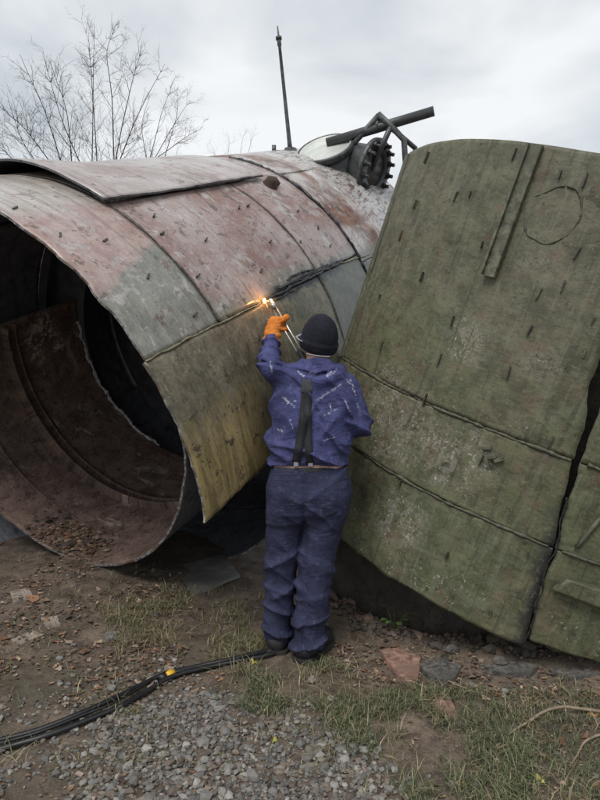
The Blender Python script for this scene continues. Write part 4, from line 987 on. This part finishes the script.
def tinted(name, rough, bscale=120, bs=.4):
    m = NT(name); o = m.c.outputs['Object']; n = m.noise(o, bscale, 4, .65); c = m.attr('tint')
    k = m.n.new('ShaderNodeMix'); k.data_type = 'RGBA'; k.blend_type = 'MULTIPLY'; k.inputs['Factor'].default_value = .5
    m.l.new(c, k.inputs['A']); m.l.new(m.mix(n, (.35, .35, .35), (1.5, 1.5, 1.5)), k.inputs['B'])
    return m.fin(k.outputs['Result'], rough, n, bs, .003)
def scatter(n, x0, x1, y0, y1, test):
    P2 = np.stack([rng.uniform(x0, x1, n), rng.uniform(y0, y1, n)], 1); return P2[test(P2)]
def clump(q, f, lo_, hi_, s=0): return rng.random(len(q)) < smooth(lo_, hi_, fbm(np.concatenate([q, 0 * q[:, :1]], 1), f, 60 + s, 3))
ico = bmesh.new(); bmesh.ops.create_icosphere(ico, subdivisions=1, radius=1.0)
IV = np.array([v.co[:] for v in ico.verts]); IF = np.array([[v.index for v in f.verts] for f in ico.faces]); ico.free()
ico = bmesh.new(); bmesh.ops.create_icosphere(ico, subdivisions=2, radius=1.0)
IV2 = np.array([v.co[:] for v in ico.verts]); IF2 = np.array([[v.index for v in f.verts] for f in ico.faces]); ico.free()
def stones(name, P2, size, cols, mat, sink=.25, flat=.7):
    n = len(P2); S = size * np.exp(rng.normal(0, .40, n)); V = np.empty((n, len(IV), 3))
    for i in range(n):
        q = IV * (1 + rng.uniform(-.28, .28, (len(IV), 1))) * np.array([1, rng.uniform(.6, 1), rng.uniform(flat * .6, flat)])
        R_ = np.array(Matrix.Rotation(rng.uniform(0, 6.28), 3, 'Z') @ Matrix.Rotation(rng.normal(0, .45), 3, 'X')); V[i] = q @ R_.T * S[i]
    z = ground_h(P2[:, 0], P2[:, 1]) + S * flat * (.55 - sink) + rng.uniform(-.004, .006, n)
    V += np.concatenate([P2, z[:, None]], 1)[:, None]
    c = cols[rng.integers(0, len(cols), n)] * rng.uniform(.6, 1.35, (n, 1))
    Fc = (IF[None] + (np.arange(n) * len(IV))[:, None, None]).reshape(-1, 3)
    return raw_obj(name, V.reshape(-1, 3), Fc, mat, np.repeat(c, len(IV), 0))
GC = np.array([(.155, .147, .136), (.185, .173, .153), (.11, .105, .098), (.175, .146, .118), (.24, .226, .206), (.13, .125, .118), (.14, .108, .085)])
M['gravel'] = tinted('gravel_stone', .75)
P2 = scatter(30000, -2.2, 1.0, 1.4, 3.0, lambda q: inpoly(q + .16 * np.stack([fbm(np.concatenate([q, 0 * q[:, :1]], 1), 4, 90, 3), fbm(np.concatenate([q, 0 * q[:, :1]], 1), 4, 95, 3)], 1) + rng.normal(0, .05, q.shape), GR) & clump(q, 3, -.95, -.25, 12))
P2 = np.concatenate([P2, scatter(9000, -3.2, .3, 1.8, 3.3, lambda q: inpoly(q, GR2) & (rng.random(len(q)) < .5))])
P2 = np.concatenate([P2, scatter(5000, -2.5, 2.2, 1.6, 4.2, lambda q: rng.random(len(q)) < .2)])
tag(stones('gravel', P2, .0094, GC, M['gravel']), 'loose grey gravel across the foreground', 'gravel', kind='stuff')
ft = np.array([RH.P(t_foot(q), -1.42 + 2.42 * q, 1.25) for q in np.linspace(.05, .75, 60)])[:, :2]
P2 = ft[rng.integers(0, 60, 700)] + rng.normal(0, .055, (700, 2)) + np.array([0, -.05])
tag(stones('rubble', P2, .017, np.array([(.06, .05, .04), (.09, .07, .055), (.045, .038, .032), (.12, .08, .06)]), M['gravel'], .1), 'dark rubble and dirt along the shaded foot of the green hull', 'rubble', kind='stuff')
def grass(name, P2, hgt, cols, mat, lean=.6):
    n = len(P2); H_ = hgt * np.exp(rng.normal(0, .35, n)); an = rng.uniform(0, 6.28, n); w = rng.uniform(.0012, .0026, n); ln = lean * np.abs(rng.normal(.6, .5, n)) * H_
    D = np.stack([np.cos(an), np.sin(an), 0 * an], 1); S_ = np.stack([-np.sin(an), np.cos(an), 0 * an], 1); z0 = ground_h(P2[:, 0], P2[:, 1]) - .004
    B = np.concatenate([P2, z0[:, None]], 1); up = np.array([0, 0, 1.])
    m_ = B + D * (ln * .35)[:, None] + up * (H_ * .6)[:, None]; tp_ = B + D * (ln * 1.15)[:, None] + up * (H_ * .85)[:, None]
    V = np.stack([B - S_ * w[:, None], B + S_ * w[:, None], m_ + S_ * (w * .8)[:, None], m_ - S_ * (w * .8)[:, None], tp_], 1)
    k = np.arange(n)[:, None] * 5
    Fc = np.concatenate([k + np.array([[0, 1, 2]]), k + np.array([[0, 2, 3]]), k + np.array([[3, 2, 4]])])
    c = cols[rng.integers(0, len(cols), n)] * rng.uniform(.6, 1.35, (n, 1))
    return raw_obj(name, V.reshape(-1, 3), Fc, mat, np.repeat(c, 5, 0))
M['grass'] = tinted('grass_blade', .6, 40, .1)
GG = np.array([(.075, .105, .040), (.105, .130, .058), (.060, .085, .038), (.150, .155, .082), (.24, .21, .13), (.17, .15, .09)])
GD = np.array([(.24, .205, .115), (.30, .26, .16), (.13, .125, .055), (.19, .16, .09), (.11, .12, .045)])
P2 = scatter(110000, -1.0, 1.6, 1.2, 3.2, lambda q: (lambda k: np.where(k, True, False) & np.isin(np.arange(len(q)), np.flatnonzero(k)[offhose(q[k])]))(inpoly(q, GREEN) & clump(q, 5, -.35, .6)))
P2 = np.concatenate([P2, scatter(34000, .2, 2.2, 1.2, 3.2, lambda q: inpoly(q, RIGHT) & clump(q, 3.5, -.05, .7, 1))])
P2 = np.concatenate([P2, scatter(8000, -2, 2, 1.5, 3.6, lambda q: clump(q, 3, .3, .9, 2))])
tag(grass('grass', P2, .034, GG, M['grass'], 1.15), 'short green grass at the right of the gravel', 'grass', kind='stuff')
P2 = scatter(26000, -1.6, .3, 2.4, 4.2, lambda q: (lambda k: np.isin(np.arange(len(q)), np.flatnonzero(k)[offhose(q[k])]))(inpoly(q, DRY) & clump(q, 5, -.35, .5, 3)))
P2 = np.concatenate([P2, scatter(16000, -1, 2, 1.3, 3.3, lambda q: (inpoly(q, GREEN) | inpoly(q, RIGHT)) & clump(q, 5, -.3, .8, 7)), scatter(14000, -3, 2.4, 1.6, 4.2, lambda q: clump(q, 4, .1, .9, 4))])
tag(grass('dry_grass', P2, .036, GD, M['grass'], 1.9), 'flattened straw coloured grass behind the hoses', 'grass', kind='stuff')
# leaf litter, rust flakes and chips
def flakes(name, P2, size, cols, mat):
    n = len(P2); K = 6; S_ = size * np.exp(rng.normal(0, .45, n)); V = np.empty((n, K + 1, 3))
    for i in range(n):
        an = np.sort(rng.uniform(0, 6.28, K)); r = rng.uniform(.55, 1.1, K); q = np.zeros((K + 1, 3)); q[1:, 0] = np.cos(an) * r; q[1:, 1] = np.sin(an) * r * rng.uniform(.45, 1); q[1:, 2] = rng.uniform(-.05, .25, K)
        R_ = np.array(Matrix.Rotation(rng.uniform(0, 6.28), 3, 'Z') @ Matrix.Rotation(rng.normal(0, .3), 3, 'X')); V[i] = q @ R_.T * S_[i]
    z = ground_h(P2[:, 0], P2[:, 1]) + .004 + rng.uniform(0, .008, n); V += np.concatenate([P2, z[:, None]], 1)[:, None]
    c = cols[rng.integers(0, len(cols), n)] * rng.uniform(.6, 1.4, (n, 1)); k = np.arange(n)[:, None] * (K + 1)
    Fc = np.concatenate([k + np.array([[0, 1 + j, 1 + (j + 1) % K]]) for j in range(K)])
    return raw_obj(name, V.reshape(-1, 3), Fc, mat, np.repeat(c, K + 1, 0))
LC = np.array([(.22, .135, .085), (.15, .085, .055), (.30, .22, .15), (.11, .075, .055), (.26, .20, .155), (.20, .10, .055), (.09, .065, .05)])
M['litter'] = tinted('litter', .75, 60, .3)
P2 = scatter(9000, -3.2, 0, 2.6, 4.8, lambda q: inpoly(q, LDIRT) & clump(q, 3, -.5, .5, 5))
P2 = np.concatenate([P2, scatter(6000, -2.6, 2.4, 1.6, 4.6, lambda q: clump(q, 2.5, -.2, .8, 6)), scatter(2500, 0, 2.2, 2.6, 3.4, lambda q: inpoly(q, UNDER))])
P2 = np.concatenate([P2, np.stack([rng.normal(-.77, .10, 260), rng.normal(3.02, .13, 260)], 1)])
P2 = np.concatenate([P2, scatter(3500, .1, 2.2, 1.4, 3.4, lambda q: inpoly(q, RIGHT) & clump(q, 4, -.4, .6, 9))])
tag(flakes('litter', P2, .0125, LC, M['litter']), 'brown leaf litter and rust chips strewn on the dirt', 'litter', kind='stuff')
n_ = 420; tt_ = np.clip(rng.normal(-.47, .10, n_), -.58, .1); aa_ = rng.normal(d2(-104), .13, n_)
Pd = IH.P(tt_, aa_, RI - .012 + 0 * aa_)
dv_, df_ = [], []
for i in range(n_):
    r_ = .012 * math.exp(rng.normal(0, .4)); q = IV * (1 + rng.uniform(-.3, .3, (len(IV), 1))) * r_ * np.array([1.2, 1, .5]); dv_.append(q + Pd[i] + np.array([0, 0, rng.uniform(-.004, .012)])); df_.append(IF + i * len(IV))
tag(raw_obj('rust_debris', np.concatenate(dv_), np.concatenate(df_), M['litter'], np.repeat(LC[rng.integers(0, 7, n_)] * .7, len(IV), 0)), 'heap of rust scale and dirt inside the open trough', 'debris', kind='stuff')
# ------------------------------------------------------------------ separate pieces lying on the ground
def slab(name, px, th, mat, label, cat, lift=.0, tilt=0.0):
    """flat piece traced on the ground, with its own thickness and ragged outline"""
    B = []
    n = len(px)
    for i in range(n):
        a, b = np.array(px[i], float), np.array(px[(i + 1) % n], float)
        for s_ in (0, .33, .66):
            q = a + (b - a) * s_ + rng.normal(0, .5, 2); B.append(G(*q))
    B = np.array(B); B[:, 2] = B[:, 2].mean() + (B[:, 2] - B[:, 2].mean()) * .3 + lift + tilt * (B[:, 1] - B[:, 1].mean()); m = len(B); c = B.mean(0)
    top = B + np.array([0, 0, th]) + (c - B) * .03; V = np.concatenate([B - np.array([0, 0, .006]), top, [c + np.array([0, 0, th + .003])]])
    Fc = [(i, (i + 1) % m, m + (i + 1) % m, m + i) for i in range(m)] + [(m + i, m + (i + 1) % m, 2 * m) for i in range(m)] + [tuple(range(m - 1, -1, -1))]
    return tag(obj(name, V, Fc, mat, None, False), label, cat)
M['plate_grey'] = simple('lying_plate', (.21, .20, .19), .55, 14, .35); M['brick'] = simple('rust_scale', (.26, .155, .12), .8, 30, .6, .8, .01); M['brick2'] = simple('rust_scale_dark', (.13, .065, .06), .8, 30, .5, .8, .01)
M['slate_frag'] = simple('dark_fragment', (.095, .088, .078), .85, 34, .7, .9, .012); M['pale'] = simple('pale_chip', (.30, .25, .21), .8, 30, .3); M['pebble'] = simple('pebble', (.40, .37, .33), .7, 30, .25)
slab('steel_plate', [(174, 566), (222, 557), (241, 579), (193, 597)], .012, M['plate_grey'], 'grey steel offcut plate lying between the hull and the man', 'steel plate', .004)
slab('rust_scale', [(380, 654), (398, 651), (421, 659), (419, 681), (396, 678)], .016, M['brick'], 'larger brick red rust scale right of the boots', 'rust scale', .004)
slab('rust_scale', [(393, 680), (418, 682), (416, 691), (398, 690)], .010, M['brick2'], 'dark red rust scale tucked below the larger brick red one', 'rust scale')
slab('rust_scale', [(433, 696), (446, 693), (458, 718), (447, 720), (434, 709)], .010, M['brick'], 'narrow pinkish rust scale lying in the grass', 'rust scale')
slab('flat_fragment', [(478, 668), (512, 661), (540, 668), (530, 678), (495, 677)], .020, M['slate_frag'], 'flat dark fragment under the lower tip of the green hull', 'fragment')
slab('flat_fragment', [(418, 668), (440, 660), (462, 668), (455, 684), (430, 682)], .022, M['slate_frag'], 'dark lump of scale beside the larger red rust scale', 'fragment')
slab('flat_fragment', [(548, 672), (585, 668), (600, 676), (570, 682)], .016, M['slate_frag'], 'flat dark fragment at the right edge below the green hull', 'fragment')
slab('pale_chip', [(10, 592), (30, 588), (34, 599), (14, 604)], .008, M['pale'], 'pale flat chip on the dirt at far left', 'chip')
slab('pale_chip', [(40, 618), (58, 616), (60, 626), (46, 628)], .008, M['pale'], 'tan flat chip below the far left chip', 'chip')
slab('pale_chip', [(104, 633), (120, 631), (117, 641), (106, 641)], .010, M['plate_grey'], 'grey flat chip between the dirt and the dry grass', 'chip')
slab('pale_chip', [(10, 640), (34, 630), (44, 636), (22, 646)], .006, M['pale'], 'long pale sliver on the left dirt above the hoses', 'chip')
for (u, v, r, lab) in ((331, 700, .020, 'pale round pebble in the grass below the boots'), (60, 660, .022, 'grey stone on the brown dirt left of the hoses'), (112, 690, .026, 'grey stone just above the hose bundle'), (505, 693, .022, 'stone beside the dark fragments under the green hull'), (205, 762, .024, 'largest stone lying on top of the gravel'), (452, 652, .045, 'dark rock in the shade below the green hull'), (500, 664, .05, 'rock under the lower tip of the green hull')):
    p = G(u, v); q = IV2 * (1 + .22 * vnoise(IV2 * 1.3 + u, 1.0, 12)[:, None]) * (1 + 0 * rng.uniform(0, 1, (len(IV2), 1))) * np.array([1, .8, .65]) * r * .9 if True else IV * (1 + rng.uniform(-.2, .2, (len(IV), 1))) * np.array([1, .8, .65]) * r * .9
    o = obj('stone', q + p + np.array([0, 0, r * .35]), IF2, M['pebble'] if r < .021 else M['slate_frag'] if r > .03 else simple('stone_grey', (.22, .21, .195), .75, 40, .3), None, False); tag(o, lab, 'stone')
def leaf(u, v, c, lab, s=.022):
    p = G(u, v, .012); an = rng.uniform(0, 6.28); out = []
    for q in np.linspace(0, 2 * math.pi, 14, endpoint=False):
        r = s * (1 + .25 * math.cos(5 * q)); out.append((r * math.cos(q), .75 * r * math.sin(q), .012 * math.sin(2 * q + 1)))
    Vv = np.array(out + [(0, 0, -.003)]); R_ = np.array(Matrix.Rotation(an, 3, 'Z') @ Matrix.Rotation(rng.normal(0, .3), 3, 'X')); Vv = Vv @ R_.T + p
    V = np.concatenate([Vv, Vv - np.array([0, 0, .0012])]); Fc = [(i, (i + 1) % 14, 14) for i in range(14)] + [(15 + (i + 1) % 14, 15 + i, 29) for i in range(14)] + [(i, 15 + i, 15 + (i + 1) % 14, (i + 1) % 14) for i in range(14)]
    st = tube([p, p + R_ @ np.array([s * 1.3, 0, .004]), p + R_ @ np.array([s * 2.1, s * .3, .0])], .0011, 5)
    o = obj('leaf', V, Fc, simple('leaf_%s' % lab.split()[0], c, .6, 40, .25), None); obj('leaf_stalk', *st, o.data.materials[0], o); tag(o, lab, 'leaf')
leaf(254, 664, (.62, .50, .06), 'bright yellow leaf lying by the hose near the boots', .016)
leaf(275, 744, (.42, .42, .08), 'yellow green leaf on the gravel edge', .016); leaf(592, 714, (.50, .24, .08), 'orange brown leaf beside the root at the right edge', .026)
leaf(497, 765, (.40, .33, .22), 'pale dry leaf in the grass at lower right', .018); leaf(139, 715, (.30, .14, .06), 'russet leaf on the gravel left of the hose bend', .015)
leaf(540, 782, (.46, .42, .12), 'large yellowish leaf near the bottom right corner', .024); leaf(48, 622, (.36, .17, .07), 'orange leaf on the far left dirt', .017); leaf(462, 788, (.34, .20, .08), 'brown leaf at the bottom edge of the grass', .016)
M['root'] = simple('dry_root', (.26, .20, .14), .8, 40, .35)
def root(pts, r, lab):
    P3 = spline([G(u, v, r * .6 + l) for u, v, l in pts], 30); P3 = P3 + .006 * np.stack([vnoise(P3, 12, i) for i in range(3)], -1)
    v, f = tube(P3, np.linspace(r, r * .45, len(P3)), 6); tag(obj('root', v, f, M['root']), lab, 'root')
root([(640, 722, .0), (600, 716, .02), (565, 714, .03), (535, 722, .02), (505, 738, .0), (490, 745, -.004)], .009, 'long pale root arching over the dirt at lower right')
root([(640, 728, .0), (600, 738, .01), (582, 752, .015), (570, 768, .0)], .007, 'shorter root curving down at the right edge')
root([(520, 742, 0), (500, 750, .006), (478, 756, 0)], .005, 'thin dark twig below the long pale root')
root([(430, 676, .012), (470, 692, .008), (475, 700, .0)], .004, 'thin stick by the dark fragments')
# weed growing in the shade under the green hull
wp = G(394, 630); weed = thing('weed', wp, 'small green leafy weed under the green hull', 'weed')
M['weed'] = simple('weed_leaf', (.075, .12, .03), .5, 30, .3)
for i in range(9):
    an = rng.uniform(0, 6.28); L = rng.uniform(.06, .13); d_ = np.array([math.cos(an) * .6, math.sin(an) * .6, .9]); e = wp + d_ * L; s_ = np.cross(d_, [0, 0, 1]); s_ /= np.linalg.norm(s_)
    v, f = tube([wp, wp + d_ * L * .5 + np.array([0, 0, .01]), e], .0016, 4); st = obj('stem', v, f, M['weed'], weed)
    o1 = np.array([math.cos(an), math.sin(an), -.1]) * .04
    V = np.array([e, e + o1 * .5 + s_ * .016 + np.array([0, 0, .004]), e + o1 * 1.1, e + o1 * .5 - s_ * .016 + np.array([0, 0, .004])]); V = np.concatenate([V, V - np.array([0, 0, .001])])
    obj('leaf', V, [(0, 1, 2, 3), (7, 6, 5, 4), (0, 4, 5, 1), (1, 5, 6, 2), (2, 6, 7, 3), (3, 7, 4, 0)], M['weed'], weed, False)

# ------------------------------------------------------------------ gas hoses
M['hose'] = simple('black_rubber', (.016, .016, .018), .45, 40, .3); M['tape'] = simple('yellow_tape', (.72, .42, .03), .5, 30, .15)
def hose(px, r, lab, tail=None, z=0.0):
    P3 = [G(u, v, r + .002 + z) for u, v in px]
    if tail is not None: P3 = [np.array(q) for q in tail][::-1] + P3
    P3 = spline(P3, 120)
    gz = ground_h(P3[:, 0], P3[:, 1]) + r * .9; P3[:, 2] = np.maximum(P3[:, 2], gz)
    v, f = tube(P3, r, 10); return tag(obj('gas_hose', v, f, M['hose']), lab, 'hose', 'black gas hoses on the ground')
up1 = [(-.045, 3.16, .03), (-.03, 3.30, .05), (.02, 3.33, .35), (.05, 3.31, .9), (.04, 3.27, 1.35), tuple(h2 + (h2 - h1) * .5)]
up2 = [(-.030, 3.14, .03), (-.005, 3.29, .06), (.045, 3.31, .38), (.075, 3.30, .9), (.065, 3.27, 1.33), tuple(h2 + (h2 - h1) * .45 + off)]
hz1 = hose(HOSE1, .0115, 'upper black rubber hose, running left from the boots', up1, .004)
hz2 = hose(HOSE2, .0115, 'lower black rubber hose, bowing out below the tape', up2, .004)
hose([(215, 667), (186, 674), (160, 679), (138, 693), (112, 708), (84, 719), (44, 735), (0, 748), (-60, 763), (-160, 782)], .006, 'thin black cord lying between the two hoses', None, .012)
for (u, v, dx) in ((170, 677, 8), (163, 680, 5)):
    a, b = G(u - dx * .4, v + 2, .012), G(u + dx * .4, v - 2, .012); v_, f_ = tube([a, (a + b) / 2, b], [.021, .023, .021], 10); obj('tape_wrap', v_, f_, M['tape'] if u == 170 else M['hose'], hz1)

# ------------------------------------------------------------------ bare trees behind the hull
M['bark'] = simple('grey_bark', (.055, .048, .045), .9, 20, .3)
def grow(acc, p, d_, L, r, depth, R0):
    n = 5; pts = [p]; dd = d_ / np.linalg.norm(d_)
    for i in range(n):
        dd = dd + R0.normal(0, .075, 3) + np.array([0, 0, .025]); dd /= np.linalg.norm(dd); pts.append(pts[-1] + dd * L / n)
    acc.append(tube(pts, np.linspace(r, r * .35, n + 1), 4, False))
    if depth > 0:
        for k in range(R0.integers(2, 5) if depth > 1 else R0.integers(2, 4)):
            i = R0.integers(1, n + 1); w = R0.normal(0, 1, 3); w -= dd * (w @ dd); w /= np.linalg.norm(w)
            grow(acc, pts[i], dd * .75 + w * R0.uniform(.45, .8), L * R0.uniform(.4, .7), r * .55, depth - 1, R0)
def tree(stems, y, base_px, label, r0=.017, seed=0, nb=9, name='bare_tree', tl=.55, dep=2):
    R0 = np.random.default_rng(seed); base = W(*base_px, y); base[2] = float(ground_h(base[0], base[1]))
    t = thing(name, base, label, 'tree'); crown = []
    fork = base + np.array([0, 0, .9])
    v, f = tube([base - np.array([0, 0, .05]), base + np.array([.01, 0, .3]), fork], [r0 * 3.4, r0 * 2.6, r0 * 2.2], 8); obj('trunk', v, f, M['bark'], t)
    for st in stems:
        dy = R0.normal(0, .55); e0_ = np.array(st[0], float) - (np.array(st[1], float) - np.array(st[0], float)) * (70 / max(20, abs(st[0][1] - st[1][1])))
        P3 = [fork - np.array([0, 0, .1]), W(e0_[0], e0_[1], y)] + [W(u, v, y + dy * (i + 1) / len(st)) for i, (u, v) in enumerate(st)]
        P3 = spline(P3, 24); P3 = P3 + .010 * np.stack([vnoise(P3, 3, 5 + i) for i in range(3)], -1) * np.linspace(0, 1, 24)[:, None]
        v, f = tube(P3, np.linspace(r0 * 1.3, r0 * .2, 24), 6); obj('branch', v, f, M['bark'], t)
        for k in range(nb):
            i = int(R0.integers(9, 23)); d_ = P3[i] - P3[i - 1]; d_ /= np.linalg.norm(d_); w = R0.normal(0, 1, 3) * np.array([1.2, .8, .6]); w -= d_ * (w @ d_); w /= np.linalg.norm(w)
            grow(crown, P3[i], d_ * .8 + w * R0.uniform(.4, .8), tl * R0.uniform(.5, 1.25) * (1.15 - i / 30), r0 * .30, dep, R0)
    v, f = join(crown); obj('crown', v, f, M['bark'], t)
tree([[(92, 163), (93, 100), (94, 24)], [(97, 163), (92, 85), (88, 34)], [(114, 160), (112, 100), (107, 55), (114, 30)], [(120, 160), (140, 110), (165, 64)], [(62, 165), (45, 112), (20, 54)], [(80, 163), (62, 120), (45, 62)],
      [(52, 165), (26, 130), (0, 107)], [(22, 168), (-2, 146), (-25, 140)], [(116, 158), (130, 90), (142, 50)], [(72, 163), (66, 110), (54, 75)], [(40, 168), (22, 140), (8, 100)]], 10.0, (92, 430), 'tall bare multi-stemmed tree behind the left end of the hull', .0125, 3, 19, tl=.74, dep=3)
tree([[(150, 158), (160, 120), (172, 82)], [(155, 158), (172, 128), (190, 100)], [(160, 156), (182, 140), (204, 126)], [(146, 158), (142, 125), (150, 95)], [(165, 156), (176, 118), (178, 92)]], 11.0, (160, 420), 'smaller bare twiggy tree right of the tall bare tree', .009, 5, 14, tl=.5, dep=3)
tree([[(228, 154), (229, 142), (227, 132)], [(240, 154), (243, 138), (246, 130)], [(248, 153), (252, 140), (254, 134)], [(215, 156), (213, 148), (208, 142)]], 12.0, (236, 415), 'low bare shrub twigs left of the mast', .0035, 8, 9, 'bare_shrub', .3, 2)
